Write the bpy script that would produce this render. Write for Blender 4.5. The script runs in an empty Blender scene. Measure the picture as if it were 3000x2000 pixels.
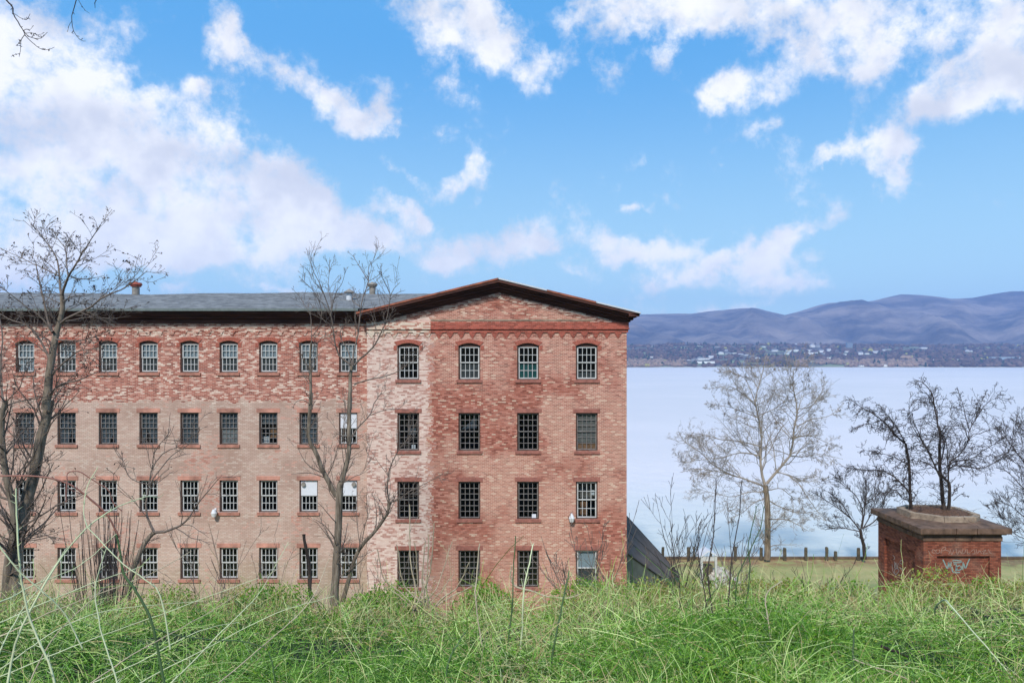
import bpy, math, random
import numpy as np
from mathutils import Vector
SC = bpy.context.scene
COL = SC.collection
R = math.radians
F = 2170.0            # focal length in photo pixels
CZ = 15.0             # camera height above the riverside lawn
HZ = 1060.0           # horizon row of the photo
rng = np.random.default_rng(7)
random.seed(7)

# ------------------------------------------------------------ camera
cd = bpy.data.cameras.new("camera"); cam = bpy.data.objects.new("camera", cd); COL.objects.link(cam)
cam.location = (0, 0, CZ); cam.rotation_euler = (R(90), 0, 0)
cd.sensor_width = 36; cd.lens = F/3000*36; cd.shift_y = 0.02
cd.clip_start = 0.1; cd.clip_end = 30000
SC.camera = cam

# ------------------------------------------------------------ node helpers
class NT:
    def __init__(s, tree): s.t = tree; s.n = tree.nodes; s.l = tree.links
    def new(s, typ, **kw):
        n = s.n.new(typ)
        for k, v in kw.items(): setattr(n, k, v)
        return n
    def put(s, sock, v):
        if v is None: return
        if isinstance(v, bpy.types.NodeSocket): s.l.new(v, sock)
        else:
            if isinstance(v, tuple) and len(v) == 3 and sock.type == 'RGBA': v = v+(1,)
            sock.default_value = v
    def m(s, op, a, b=None, c=None, clamp=False):
        n = s.new('ShaderNodeMath', operation=op, use_clamp=clamp)
        for i, v in enumerate((a, b, c)): s.put(n.inputs[i], v)
        return n.outputs[0]
    def comb(s, x, y, z=0.0):
        n = s.new('ShaderNodeCombineXYZ')
        for i, v in enumerate((x, y, z)): s.put(n.inputs[i], v)
        return n.outputs[0]
    def noise(s, vec, scale, detail=3.0, rough=.5, col=False):
        n = s.new('ShaderNodeTexNoise'); s.put(n.inputs['Vector'], vec)
        n.inputs['Scale'].default_value = scale; n.inputs['Detail'].default_value = detail; n.inputs['Roughness'].default_value = rough
        return n.outputs['Color' if col else 'Fac']
    def mix(s, f, a, b, mode='MIX'):
        n = s.new('ShaderNodeMix', data_type='RGBA', blend_type=mode)
        s.put(n.inputs[0], f); s.put(n.inputs[6], a); s.put(n.inputs[7], b)
        return n.outputs[2]
    def ss(s, v, lo, hi, a=0.0, b=1.0):
        n = s.new('ShaderNodeMapRange', interpolation_type='SMOOTHSTEP')
        s.put(n.inputs[0], v); s.put(n.inputs[1], lo); s.put(n.inputs[2], hi); s.put(n.inputs[3], a); s.put(n.inputs[4], b)
        return n.outputs[0]
    def ramp(s, f, stops):
        n = s.new('ShaderNodeValToRGB'); e = n.color_ramp.elements
        while len(e) < len(stops): e.new(.5)
        for el, (p, c) in zip(e, stops): el.position = p; el.color = c+(1,)
        s.put(n.inputs[0], f); return n.outputs[0]
    def pos(s):
        g = s.new('ShaderNodeNewGeometry'); sp = s.new('ShaderNodeSeparateXYZ'); s.l.new(g.outputs['Position'], sp.inputs[0])
        return g.outputs['Position'], sp.outputs[0], sp.outputs[1], sp.outputs[2]

def mat(name, col=(.5, .5, .5), rough=.8, metal=0.0, spec=.3, build=None, var=.25, vs=6.0, bump=0.0):
    m = bpy.data.materials.new(name); m.use_nodes = True
    t = NT(m.node_tree); p = t.n['Principled BSDF']
    p.inputs['Roughness'].default_value = rough; p.inputs['Metallic'].default_value = metal
    p.inputs['Specular IOR Level'].default_value = spec
    if build:
        r = build(t, p)
        if r is not None: t.put(p.inputs['Base Color'], r)
    else:
        P = t.pos()[0]
        n = t.noise(P, vs, 4, .6)
        c2 = tuple(x*(1-var) for x in col); c3 = tuple(min(1, x*(1+var)) for x in col)
        t.put(p.inputs['Base Color'], t.ramp(n, [(.3, c2), (.7, c3)]))
        if bump:
            b = t.new('ShaderNodeBump'); b.inputs['Strength'].default_value = bump; b.inputs['Distance'].default_value = .03
            t.l.new(n, b.inputs['Height']); t.l.new(b.outputs[0], p.inputs['Normal'])
    return m

# ------------------------------------------------------------ world: sky with clouds fixed to the compass
SUN_EL, SUN_AZ = 44.0, -165.0      # azimuth measured from +Y clockwise; almost straight behind of the camera
w = bpy.data.worlds.new("World"); SC.world = w; w.use_nodes = True
t = NT(w.node_tree); bg = t.n['Background']; out = t.n['World Output']
sky = t.new('ShaderNodeTexSky', sky_type='NISHITA'); sky.sun_disc = False
sky.sun_elevation = R(SUN_EL); sky.sun_rotation = R(SUN_AZ); sky.air_density = 1.0; sky.dust_density = .3; sky.ozone_density = 1.6
tc = t.new('ShaderNodeTexCoord'); sp = t.new('ShaderNodeSeparateXYZ'); t.l.new(tc.outputs['Generated'], sp.inputs[0])
az = t.m('ARCTAN2', sp.outputs[0], sp.outputs[1]); el = t.m('ARCSINE', sp.outputs[2])
# noise that stretches the cloud edges
d3 = tc.outputs['Generated']
# clouds live on a flat layer: direction / (z+c) gives perspective flattening near the horizon
nb = t.noise(d3, 13.0, 8, .66); nc = t.noise(d3, 38.0, 5, .7)
nw = t.new('ShaderNodeTexNoise'); t.l.new(d3, nw.inputs['Vector']); nw.inputs['Scale'].default_value = 11.0; nw.inputs['Detail'].default_value = 5; nw.inputs['Roughness'].default_value = .6
wsp = t.new('ShaderNodeSeparateColor'); t.l.new(nw.outputs['Color'], wsp.inputs[0])
azw = t.m('ADD', az, t.m('MULTIPLY', t.m('SUBTRACT', wsp.outputs[0], .5), .10))
elw = t.m('ADD', el, t.m('MULTIPLY', t.m('SUBTRACT', wsp.outputs[1], .5), .08))
# (x, y, rx, ry, tilt, amount) noted on the photo at 2352 px width, turned into azimuth / elevation below
BL = [(60,170,200,150,0,1.2),(150,310,230,150,0,1.2),(60,450,250,150,0,1.0),(230,440,170,110,0,.95),(130,540,330,60,0,1.05),(30,600,130,60,0,.7),
 (440,290,95,65,-35,1.2),(400,340,75,60,0,1.1),(560,410,150,62,-15,1.25),(650,480,150,62,-20,1.1),(600,560,150,45,0,.75),(830,540,90,38,-10,1.15),(330,500,150,60,0,.9),(430,580,120,30,0,.6),
 (520,90,75,48,-45,.95),(640,165,110,34,-30,.8),(770,215,70,30,-25,.85),(880,230,38,60,0,.55),(850,290,75,32,-8,1.0),(460,190,26,22,0,.75),
 (1040,40,110,60,-20,1.15),(1120,100,60,45,-40,1.15),(1030,130,60,80,0,.55),(1230,170,36,55,15,.75),(1300,150,90,30,0,.35),
 (920,400,60,20,-28,.85),(1060,415,75,24,25,.95),(1100,460,22,38,0,.6),(920,475,60,22,-25,.9),(975,505,20,14,-40,.6),
 (1480,25,230,60,0,1.15),(1660,45,120,50,0,.9),(1530,130,48,50,-30,.85),(1940,80,95,85,0,1.0),(1800,170,150,50,15,.75),(1990,130,80,60,0,.9),(1690,195,60,24,30,.7),(1640,240,20,35,0,.5),(1760,285,50,16,15,.6),(1830,40,60,50,0,.7),
 (1980,345,70,28,15,1.0),(2050,360,42,34,0,1.05),(2060,420,34,55,8,1.0),(1910,375,36,16,20,.8),
 (2280,40,120,110,0,1.1),(2330,170,90,70,25,.9),(2200,190,100,36,35,.85),(2160,220,50,35,0,.6),
 (1120,575,110,34,0,1.0),(1060,600,80,22,0,.8),(1250,585,50,26,0,.7),(1400,555,85,26,-12,.9),(1440,590,70,24,20,.8),(1310,632,30,10,0,.5),
 (1458,480,36,12,0,.85),(1580,570,65,24,0,.85),(1560,630,80,17,14,.9),(1650,600,50,16,0,.7),(1740,590,80,36,20,1.0),(1840,540,95,20,28,.9),(1790,655,95,20,-6,1.0),(1860,600,55,20,5,.7),
 (1650,700,130,16,0,.85),(1660,535,60,9,0,.4),(560,640,60,14,0,.6),(640,665,90,10,0,.5),(880,650,80,12,0,.4),(380,655,60,10,0,.5),(1000,300,20,8,0,.3),
 (365,430,30,42,0,-.9),(330,180,40,50,0,-.5),(60,395,60,22,0,-.35),(250,290,40,26,0,-.4),(400,120,40,40,0,-.5),(560,545,70,26,0,-.45),(290,640,90,22,0,-.4)]
def to_ang(x, y):
    x = x*1.27551; y = y*1.27551; v = Vector((x-1500, F, HZ-y)).normalized()
    return math.atan2(v.x, v.y), math.asin(v.z)
acc = None
for (x, y, rx, ry, tl, am) in BL:
    a0, e0 = to_ang(x, y); am = am*(.86 if (y > 520 and x > 950) else 1.0); a1, _ = to_ang(x+rx, y); _, e1 = to_ang(x, y-ry)
    ra, re = abs(a1-a0)*1.15, max(abs(e1-e0)*1.2, .006)
    c, s_ = math.cos(R(tl)), math.sin(R(tl))
    da = t.m('SUBTRACT', azw, a0); de = t.m('SUBTRACT', elw, e0)
    u = t.m('MULTIPLY_ADD', da, c/ra, t.m('MULTIPLY', de, s_/ra))
    v = t.m('MULTIPLY_ADD', da, -s_/re, t.m('MULTIPLY', de, c/re))
    g = t.m('POWER', 2.718, t.m('MULTIPLY', t.m('MULTIPLY_ADD', u, u, t.m('MULTIPLY', v, v)), -1.0))
    acc = t.m('MULTIPLY', g, am) if acc is None else t.m('MULTIPLY_ADD', g, am, acc)
# everywhere else in the sky: ordinary scattered clouds (outside the part the blobs describe)
offv = t.m('MAXIMUM', t.ss(t.m('ABSOLUTE', az), .66, .85), t.ss(el, .47, .62))
gen = t.m('MULTIPLY', t.m('MULTIPLY', t.ss(t.noise(d3, 2.0, 3, .55), .46, .68), offv), .9)
dens = t.m('ADD', acc, gen)
dens = t.m('MINIMUM', t.m('MULTIPLY', dens, .92), 1.02)
dens = t.m('ADD', dens, t.m('MULTIPLY', t.m('SUBTRACT', nb, .5), 2.9))
dens = t.m('ADD', dens, t.m('MULTIPLY', t.m('SUBTRACT', nc, .5), .7))
cov = t.ss(dens, .20, 1.08)
# brighter crests, lavender hollows inside the cloud bodies
up = t.new('ShaderNodeVectorMath', operation='ADD'); t.l.new(d3, up.inputs[0]); up.inputs[1].default_value = (0.0, 0.0, .035)
sh1 = t.noise(d3, 7.5, 5, .55); sh2 = t.noise(up.outputs[0], 7.5, 5, .55)
shade = t.ss(t.m('MULTIPLY_ADD', t.m('SUBTRACT', sh1, sh2), 3.0, t.m('ADD', .5, t.m('MULTIPLY', t.m('SUBTRACT', sh1, .5), 1.2))), -.15, .95)
ccol = t.mix(shade, (6.3, 6.6, 7.3), (9.4, 9.4, 9.4))
ccol = t.mix(t.ss(el, .05, .25), t.mix(.5, ccol, (10.8, 10.9, 10.2)), ccol)
hor = t.ss(el, 0.0, .42)                 # deep azure overhead, pale near the horizon
skyc = t.mix(hor, (4.9, 7.9, 8.6), (.85, 3.7, 7.6))
skyn = t.mix(.12, skyc, sky.outputs[0])
allc = t.mix(cov, skyn, ccol)
belowh = t.ss(el, -.02, 0.0)
allc = t.mix(belowh, (1.2, 1.3, 1.4), allc)
t.put(bg.inputs[0], allc); bg.inputs[1].default_value = .1

sl = bpy.data.lights.new("sun", 'SUN'); sl.energy = 3.0; sl.angle = R(7); sl.color = (1, .95, .88)
so = bpy.data.objects.new("sun", sl); COL.objects.link(so)
sd = Vector((math.sin(R(SUN_AZ))*math.cos(R(SUN_EL)), math.cos(R(SUN_AZ))*math.cos(R(SUN_EL)), math.sin(R(SUN_EL))))
so.rotation_euler = sd.to_track_quat('Z', 'Y').to_euler(); so.location = (-30, -30, 60)
SC.view_settings.view_transform = 'Standard'; SC.view_settings.look = 'None'; SC.view_settings.exposure = 0.25; SC.view_settings.gamma = 1

# ------------------------------------------------------------ object helpers
def W(px, py, Y): return ((px-1500)*Y/F, Y, CZ+(HZ-py)*Y/F)
ORG = {}
def thing(name, label, cat, loc=(0, 0, 0), group=None, kind=None):
    o = bpy.data.objects.new(name, None); COL.objects.link(o); o.location = loc; o.empty_display_size = .2
    tag(o, label, cat, group, kind); ORG[o.name] = tuple(loc); return o
def tag(o, label=None, cat=None, group=None, kind=None):
    if label: o['label'] = label
    if cat: o['category'] = cat
    if group: o['group'] = group
    if kind: o['kind'] = kind
    return o
def org(o): return ORG.get(o.name, (0, 0, 0)) if o else (0, 0, 0)
def link(name, me, m, parent):
    o = bpy.data.objects.new(name, me); COL.objects.link(o)
    if m is not None: me.materials.append(m)
    if parent is not None: o.parent = parent
    ORG[o.name] = org(parent); return o
class MB:
    def __init__(s): s.v = []; s.f = []
    def poly(s, pts):
        i = len(s.v); s.v += [tuple(p) for p in pts]; s.f.append(tuple(range(i, i+len(pts)))); return s
    def box(s, x0, x1, y0, y1, z0, z1):
        i = len(s.v)
        s.v += [(x, y, z) for z in (z0, z1) for (x, y) in ((x0, y0), (x1, y0), (x1, y1), (x0, y1))]
        s.f += [(i, i+3, i+2, i+1), (i+4, i+5, i+6, i+7)]+[(i+k, i+(k+1) % 4, i+4+(k+1) % 4, i+4+k) for k in range(4)]
        return s
    def prism(s, pts, a, b):
        """pts: list of 3-vectors (polygon); a, b: offsets of the two caps"""
        i = len(s.v); n = len(pts)
        s.v += [tuple(Vector(p)+Vector(a)) for p in pts]+[tuple(Vector(p)+Vector(b)) for p in pts]
        s.f += [tuple(range(i, i+n)), tuple(range(i+2*n-1, i+n-1, -1))]+[(i+k, i+n+k, i+n+(k+1) % n, i+(k+1) % n) for k in range(n)]
        return s
    def cyl(s, c, r0, r1, z0, z1, n=14):
        i = len(s.v)
        for z, r in ((z0, r0), (z1, r1)):
            for k in range(n):
                a = 2*math.pi*k/n; s.v.append((c[0]+r*math.cos(a), c[1]+r*math.sin(a), z))
        s.f += [tuple(range(i+n-1, i-1, -1)), tuple(range(i+n, i+2*n))]+[(i+k, i+(k+1) % n, i+n+(k+1) % n, i+n+k) for k in range(n)]
        return s
    def build(s, name, m, parent=None, local=False, smooth=False, bevel=0):
        me = bpy.data.meshes.new(name); o0 = (0, 0, 0) if local else org(parent)
        me.from_pydata([(x-o0[0], y-o0[1], z-o0[2]) for x, y, z in s.v], [], s.f); me.update()
        if smooth: me.polygons.foreach_set('use_smooth', [True]*len(me.polygons))
        o = link(name, me, m, parent)
        if bevel:
            b = o.modifiers.new('bevel', 'BEVEL'); b.width = bevel; b.segments = 2
        return o
def mesh_np(name, V, Q, m, parent=None, tint=None, smooth=False, per=4):
    V = np.asarray(V, np.float32).reshape(-1, 3)-np.array(org(parent), np.float32); Q = np.asarray(Q, np.int32).reshape(-1, per)
    me = bpy.data.meshes.new(name); me.vertices.add(len(V)); me.vertices.foreach_set('co', V.ravel())
    me.loops.add(Q.size); me.loops.foreach_set('vertex_index', Q.ravel())
    me.polygons.add(len(Q)); me.polygons.foreach_set('loop_start', np.arange(0, Q.size, per, dtype=np.int32))
    me.polygons.foreach_set('loop_total', np.full(len(Q), per, np.int32))
    if smooth: me.polygons.foreach_set('use_smooth', np.ones(len(Q), bool))
    if tint is not None:
        a = me.attributes.new('tint', 'FLOAT', 'FACE'); a.data.foreach_set('value', np.asarray(tint, np.float32))
    me.update(calc_edges=True); return link(name, me, m, parent)
def tubes(P, Rd, sides=4, ribbon=False):
    """P (n,k,3) centre lines, Rd (n,k) radii -> verts, quads"""
    P = np.asarray(P, float); n, k, _ = P.shape
    T = np.gradient(P, axis=1); T /= np.linalg.norm(T, axis=2, keepdims=True)+1e-9
    ref = np.tile(np.array([.3, .2, .93]), (n, 1)); T0 = P[:, -1]-P[:, 0]; T0 /= np.linalg.norm(T0, axis=1, keepdims=True)+1e-9
    bad = np.abs((T0*ref).sum(1)) > .9; ref[bad] = (.9, .3, .1)
    if ribbon:
        ref = rng.normal(size=(n, 3))
    A = np.cross(T, ref[:, None, :]); A /= np.linalg.norm(A, axis=2, keepdims=True)+1e-9
    B = np.cross(T, A)
    s = 2 if ribbon else sides
    ang = np.arange(s)*2*math.pi/s
    V = P[:, :, None, :]+Rd[:, :, None, None]*(np.cos(ang)[None, None, :, None]*A[:, :, None, :]+np.sin(ang)[None, None, :, None]*B[:, :, None, :])
    idx = np.arange(n*k*s).reshape(n, k, s)
    if ribbon: Q = np.stack([idx[:, :-1, 0], idx[:, :-1, 1], idx[:, 1:, 1], idx[:, 1:, 0]], -1)
    else:
        nx = np.roll(idx, -1, 2); Q = np.stack([idx[:, :-1], nx[:, :-1], nx[:, 1:], idx[:, 1:]], -1)
    return V.reshape(-1, 3), Q.reshape(-1, 4)
class NB:
    """collects numpy tube batches into one mesh"""
    def __init__(s): s.V = []; s.Q = []; s.T = []; s.o = 0
    def add(s, V, Q, tint=None):
        s.V.append(V); s.Q.append(Q+s.o); s.o += len(V); s.T.append(np.zeros(len(Q)) if tint is None else tint); return s
    def tube(s, P, Rd, sides=4, tint=None, **kw):
        V, Q = tubes(P, Rd, sides, **kw)
        if tint is not None: tint = np.repeat(tint, len(Q)//len(P))
        return s.add(V, Q, tint)
    def build(s, name, m, parent=None, smooth=False):
        return mesh_np(name, np.concatenate(s.V), np.concatenate(s.Q), m, parent, np.concatenate(s.T), smooth)
def resample(pts, k):
    """smooth polyline through pts (n,d) at k samples (Catmull-Rom)"""
    p = np.asarray(pts, float); n = len(p)
    if n == 2: return p[0]+(p[1]-p[0])*np.linspace(0, 1, k)[:, None]
    q = np.vstack([2*p[0]-p[1], p, 2*p[-1]-p[-2]]); o = []
    for tt in np.linspace(0, n-1-1e-6, k):
        i = int(tt); f = tt-i; a, b, c, d = q[i], q[i+1], q[i+2], q[i+3]
        o.append(.5*((2*b)+(-a+c)*f+(2*a-5*b+4*c-d)*f*f+(-a+3*b-3*c+d)*f**3))
    return np.array(o)
def leaves(C, size, aspect=.5):
    """random small quads round centres C (n,3)"""
    n = len(C); A = rng.normal(size=(n, 3)); A /= np.linalg.norm(A, axis=1, keepdims=True)
    B = np.cross(A, rng.normal(size=(n, 3))); B /= np.linalg.norm(B, axis=1, keepdims=True)
    s = (size*rng.uniform(.6, 1.4, n))[:, None] if np.isscalar(size) else size[:, None]
    V = np.stack([C, C+A*s*.5+B*s*aspect*.5, C+A*s, C+A*s*.5-B*s*aspect*.5], 1)
    return V.reshape(-1, 3), np.arange(4*n).reshape(n, 4)
# simple value noise
NG = rng.random((256, 256))
def vn(x, y):
    x = np.asarray(x, float); y = np.asarray(y, float)
    xi = np.floor(x).astype(int); yi = np.floor(y).astype(int); fx = x-xi; fy = y-yi
    fx = fx*fx*(3-2*fx); fy = fy*fy*(3-2*fy); g = lambda a, b: NG[a % 256, b % 256]
    return (g(xi, yi)*(1-fx)+g(xi+1, yi)*fx)*(1-fy)+(g(xi, yi+1)*(1-fx)+g(xi+1, yi+1)*fx)*fy
def fbm(x, y, o=4):
    s = 0; a = .5
    for i in range(o): s = s+a*(vn(x*2**i+13*i, y*2**i+7*i)-.5); a *= .5
    return s

# ------------------------------------------------------------ materials
def brick_cells(t, h=.0735, w=.215):
    P, x, y, z = t.pos()
    u = t.m('ADD', x, y)
    # slight waviness so courses are not ruler straight
    zz = t.m('ADD', z, t.m('MULTIPLY', t.m('SUBTRACT', t.noise(P, .7, 2), .5), .03))
    r = t.m('DIVIDE', zz, h); row = t.m('FLOOR', r); fr = t.m('SUBTRACT', r, row)
    off = t.m('MULTIPLY', t.m('MODULO', row, 2.0), .5)
    c = t.m('ADD', t.m('DIVIDE', u, w), off); cell = t.m('FLOOR', c); fc = t.m('SUBTRACT', c, cell)
    wn = t.new('ShaderNodeTexWhiteNoise', noise_dimensions='2D'); t.l.new(t.comb(cell, row), wn.inputs['Vector'])
    sc = t.new('ShaderNodeSeparateColor'); t.l.new(wn.outputs['Color'], sc.inputs[0])
    mr = t.m('MAXIMUM', t.m('LESS_THAN', fr, .22), t.m('LESS_THAN', fc, .06))
    return P, x, y, z, mr, wn.outputs['Value'], sc.outputs[0], sc.outputs[1]
def stretch(t, P, sx, sz):
    mp = t.new('ShaderNodeMapping'); t.l.new(P, mp.inputs[0]); mp.inputs['Scale'].default_value = (sx, sx, sz); return mp.outputs[0]
def bump(t, p, h, st=.4, dist=.012):
    b = t.new('ShaderNodeBump'); b.inputs['Strength'].default_value = st; b.inputs['Distance'].default_value = dist
    t.put(b.inputs['Height'], h); t.l.new(b.outputs[0], p.inputs['Normal'])
RED = [(0, (.22, .06, .043)), (.35, (.38, .115, .08)), (.7, (.50, .18, .13)), (1, (.63, .30, .23))]
def wing_wall(t, p):
    P, x, y, z, mr, r1, r2, r3 = brick_cells(t)
    red = t.ramp(r1, RED); mortar = (.60, .44, .36)
    pn = t.noise(stretch(t, P, 1.1, 2.2), 1.0, 5, .7)
    pm = t.m('ADD', pn, t.m('MULTIPLY', t.m('SUBTRACT', r2, .5), .55))
    thr = t.ss(z, 15.9, 16.9, .60, .45)            # paler towards the corbel course
    paint = t.m('GREATER_THAN', pm, thr)
    pale = t.mix(r3, (.56, .35, .28), (.80, .66, .55))
    upper = t.mix(t.m('MULTIPLY', paint, t.m('MULTIPLY_ADD', r3, .65, .3)), red, pale)
    upper = t.mix(t.m('MULTIPLY', mr, .8), upper, mortar)
    lown = t.ss(t.noise(P, .55, 6, .65), .3, .7); f2 = t.noise(stretch(t, P, .5, 4), 3.0, 4, .6)
    low = t.mix(lown, (.48, .32, .26), (.71, .52, .435))
    low = t.mix(t.m('MULTIPLY', r1, .5), low, (.42, .26, .2)); low = t.mix(t.m('MULTIPLY', t.m('GREATER_THAN', r2, .8), .4), low, (.80, .68, .58))
    low = t.mix(t.ss(t.m('ADD', z, t.m('MULTIPLY', lown, 1.5)), 2.5, 6.5, .55, 0), low, (.42, .38, .24))
    low = t.mix(t.ss(f2, .52, .75, 0, .55), low, (.70, .56, .46))
    low = t.mix(t.m('MULTIPLY', mr, .75), low, (.30, .19, .145))
    worn = t.m('GREATER_THAN', t.m('ADD', t.noise(P, .33, 5, .62), t.m('MULTIPLY', t.m('SUBTRACT', r2, .5), .3)), .67)
    low = t.mix(t.m('MULTIPLY', worn, .55), low, red)
    edge = t.m('ADD', t.m('ADD', z, t.m('MULTIPLY', t.m('SUBTRACT', t.noise(P, .9, 5, .7), .5), .8)), t.m('MULTIPLY', t.m('SUBTRACT', r3, .5), .25))
    c = t.mix(t.m('GREATER_THAN', edge, 12.95), low, upper)
    # rust runs and damp under the sills
    st = t.noise(stretch(t, P, 3.2, .35), 1.0, 4, .6)
    c = t.mix(t.ss(st, .62, .8, 0, .35), c, (.33, .17, .10))
    bump(t, p, t.m('SUBTRACT', 1.0, mr)); return c
def gable_wall(t, p):
    P, x, y, z, mr, r1, r2, r3 = brick_cells(t)
    red = t.ramp(r1, RED); mortar = (.62, .44, .34)
    big = t.noise(P, .35, 5, .65)
    fade = t.ss(t.m('ADD', big, t.m('MULTIPLY', t.m('SUBTRACT', 13.5, z), .012)), .40, .64, 0, .6)
    c = t.mix(fade, red, t.mix(r3, (.42, .175, .12), (.57, .31, .225)))
    c = t.mix(t.m('MULTIPLY', t.m('GREATER_THAN', r2, .93), .7), c, (.64, .46, .34))
    mor = t.mix(t.ss(t.noise(P, .35, 3), .36, .55), (.27, .14, .10), (.74, .56, .45))
    c = t.mix(t.m('MULTIPLY', mr, .9), c, mor)
    # pale scars
    sc = t.noise(stretch(t, P, 1.2, 1.8), 1.3, 6, .7)
    band = t.ss(t.m('ABSOLUTE', t.m('SUBTRACT', z, 12.9)), .2, 1.3, .06, 0)
    top = t.ss(z, 16.9, 17.6, 0, .09)
    sm = t.m('GREATER_THAN', t.m('ADD', t.m('ADD', t.m('ADD', sc, band), top), t.m('MULTIPLY', t.m('SUBTRACT', r2, .5), .3)), .755)
    c = t.mix(t.m('MULTIPLY', sm, .6), c, t.mix(r3, (.60, .40, .30), (.74, .60, .48)))
    # whitewashed strip at the left end
    pn = t.noise(stretch(t, P, 1.6, 2.4), .9, 5, .7)
    pm = t.m('ADD', pn, t.m('MULTIPLY', t.m('SUBTRACT', r1, .5), .6))
    wpaint = t.m('MULTIPLY', t.m('GREATER_THAN', pm, .38), t.m('MULTIPLY_ADD', r2, .5, .4))
    ww = t.mix(wpaint, t.mix(.55, red, (.62, .38, .32)), t.mix(r3, (.70, .50, .43), (.84, .71, .62)))
    ww = t.mix(t.m('MULTIPLY', mr, .45), ww, (.66, .52, .43))
    ex = t.m('ADD', t.m('ADD', x, t.m('MULTIPLY', t.m('SUBTRACT', t.noise(P, .8, 5, .7), .5), 1.0)), t.m('MULTIPLY', t.m('SUBTRACT', r2, .5), .5))
    c = t.mix(t.m('LESS_THAN', ex, -4.25), c, ww)
    st = t.noise(stretch(t, P, 3.0, .3), 1.0, 4, .6)
    c = t.mix(t.ss(st, .64, .8, 0, .3), c, (.26, .12, .07))
    bump(t, p, t.m('SUBTRACT', 1.0, mr)); return c
def band_wall(t, p):
    P, x, y, z, mr, r1, r2, r3 = brick_cells(t)
    red = t.ramp(r1, [(0, (.24, .045, .03)), (1, (.48, .11, .075))])
    ww = t.mix(t.m('GREATER_THAN', r2, .35), (.5, .24, .18), t.mix(r3, (.66, .50, .40), (.80, .69, .57)))
    c = t.mix(t.m('LESS_THAN', x, -4.25), red, ww)
    c = t.mix(t.m('MULTIPLY', mr, .45), c, (.50, .32, .24))
    bump(t, p, t.m('SUBTRACT', 1.0, mr)); return c
def pier_wall(t, p):
    P, x, y, z, mr, r1, r2, r3 = brick_cells(t, .078, .21)
    c = t.ramp(r1, [(0, (.15, .042, .026)), (.5, (.27, .075, .042)), (1, (.36, .12, .07))])
    c = t.mix(t.ss(t.noise(P, .9, 5, .6), .5, .75, 0, .6), c, (.30, .20, .15))
    c = t.mix(t.m('MULTIPLY', mr, .75), c, (.10, .055, .04))
    bump(t, p, t.m('SUBTRACT', 1.0, mr), .8, .02); return c
def shingle(t, p):
    P, x, y, z = t.pos()
    u = t.m('ADD', x, 0.0); rr = t.m('DIVIDE', z, .035); row = t.m('FLOOR', rr); fr = t.m('SUBTRACT', rr, row)
    c = t.m('ADD', t.m('DIVIDE', x, .33), t.m('MULTIPLY', row, .37)); cell = t.m('FLOOR', c)
    wn = t.new('ShaderNodeTexWhiteNoise', noise_dimensions='2D'); t.l.new(t.comb(cell, row), wn.inputs['Vector'])
    v = t.m('ADD', t.m('MULTIPLY', wn.outputs['Value'], .5), t.m('MULTIPLY', t.noise(P, .5, 5, .6), .5))
    col = t.ramp(v, [(.2, (.115, .11, .108)), (.5, (.19, .183, .178)), (.8, (.30, .29, .28))])
    return t.mix(t.m('MULTIPLY', t.m('LESS_THAN', fr, .22), .5), col, (.10, .105, .115))
def wood(t, p):
    P, x, y, z = t.pos()
    n = t.noise(stretch(t, P, .6, 9), 1.2, 5, .65)
    c = t.ramp(n, [(.25, (.030, .014, .011)), (.5, (.085, .032, .024)), (.75, (.16, .06, .042))]); return c
M = {}
M['wing'] = mat('painted_brick', rough=.9, build=wing_wall)
M['gable'] = mat('red_brick', rough=.9, build=gable_wall)
M['band'] = mat('corbel_brick', rough=.9, build=band_wall)
M['pier'] = mat('old_brick', rough=.9, build=pier_wall)
M['shingle'] = mat('grey_shingle', rough=.85, build=shingle)
M['wood'] = mat('weathered_dark_wood', rough=.7, build=wood)
M['rust'] = mat('rusty_flashing', (.32, .10, .055), .7, var=.5, vs=2)
M['flash'] = mat('pale_flashing', (.62, .64, .68), .4, var=.1)
M['gutter'] = mat('grey_gutter', (.16, .19, .18), .5, var=.2)
M['brownstone'] = mat('brownstone', (.33, .13, .10), .85, var=.3, vs=5, bump=.2)
M['tanstone'] = mat('painted_sill_stone', (.42, .19, .14), .85, var=.35, vs=3)
M['white'] = mat('white_sash_paint', (.56, .56, .55), .5, var=.18, vs=2.5)
M['brown'] = mat('brown_sash_paint', (.085, .05, .038), .6, var=.35)
M['greymunt'] = mat('grey_muntin_paint', (.22, .20, .19), .6, var=.3)
M['reveal'] = mat('brown_casing', (.10, .055, .042), .7, var=.3)
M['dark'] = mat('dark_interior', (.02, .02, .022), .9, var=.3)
M['panel'] = mat('white_panel', (.72, .73, .78), .6, var=.04)
M['sheet'] = mat('grey_sheeting', (.11, .125, .15), .45, var=.3, vs=5)
M['lacec'] = mat('net_curtain', (.36, .41, .46), .8, var=.15, vs=12)
M['screen'] = mat('insect_screen', (.07, .075, .08), .8, var=.15)
M['teal'] = mat('teal_curtain', (.015, .10, .10), .8, var=.25)
M['dustl'] = mat('pale_board', (.27, .27, .28), .8, var=.2)
M['brownpaper'] = mat('brown_board', (.30, .16, .09), .8, var=.4, vs=7)
M['dust'] = mat('dusty_plastic', (.20, .185, .175), .6, var=.2, vs=4)
M['seam'] = mat('dark_seam', (.03, .028, .028), .6)
M['panelroof'] = mat('grey_roof_panel', (.125, .10, .09), .95, var=.25, vs=1.2)
M['stone'] = mat('coping_stone', (.155, .095, .065), .85, var=.5, vs=2.5, bump=.3)
M['palestone'] = mat('pale_curb_stone', (.34, .26, .19), .85, var=.4, vs=3, bump=.3)
M['soil'] = mat('leaf_litter', (.13, .07, .045), .95, var=.6, vs=14, bump=.6)
M['lamp'] = mat('lamp_white', (.75, .76, .78), .4, var=.05)
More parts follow.
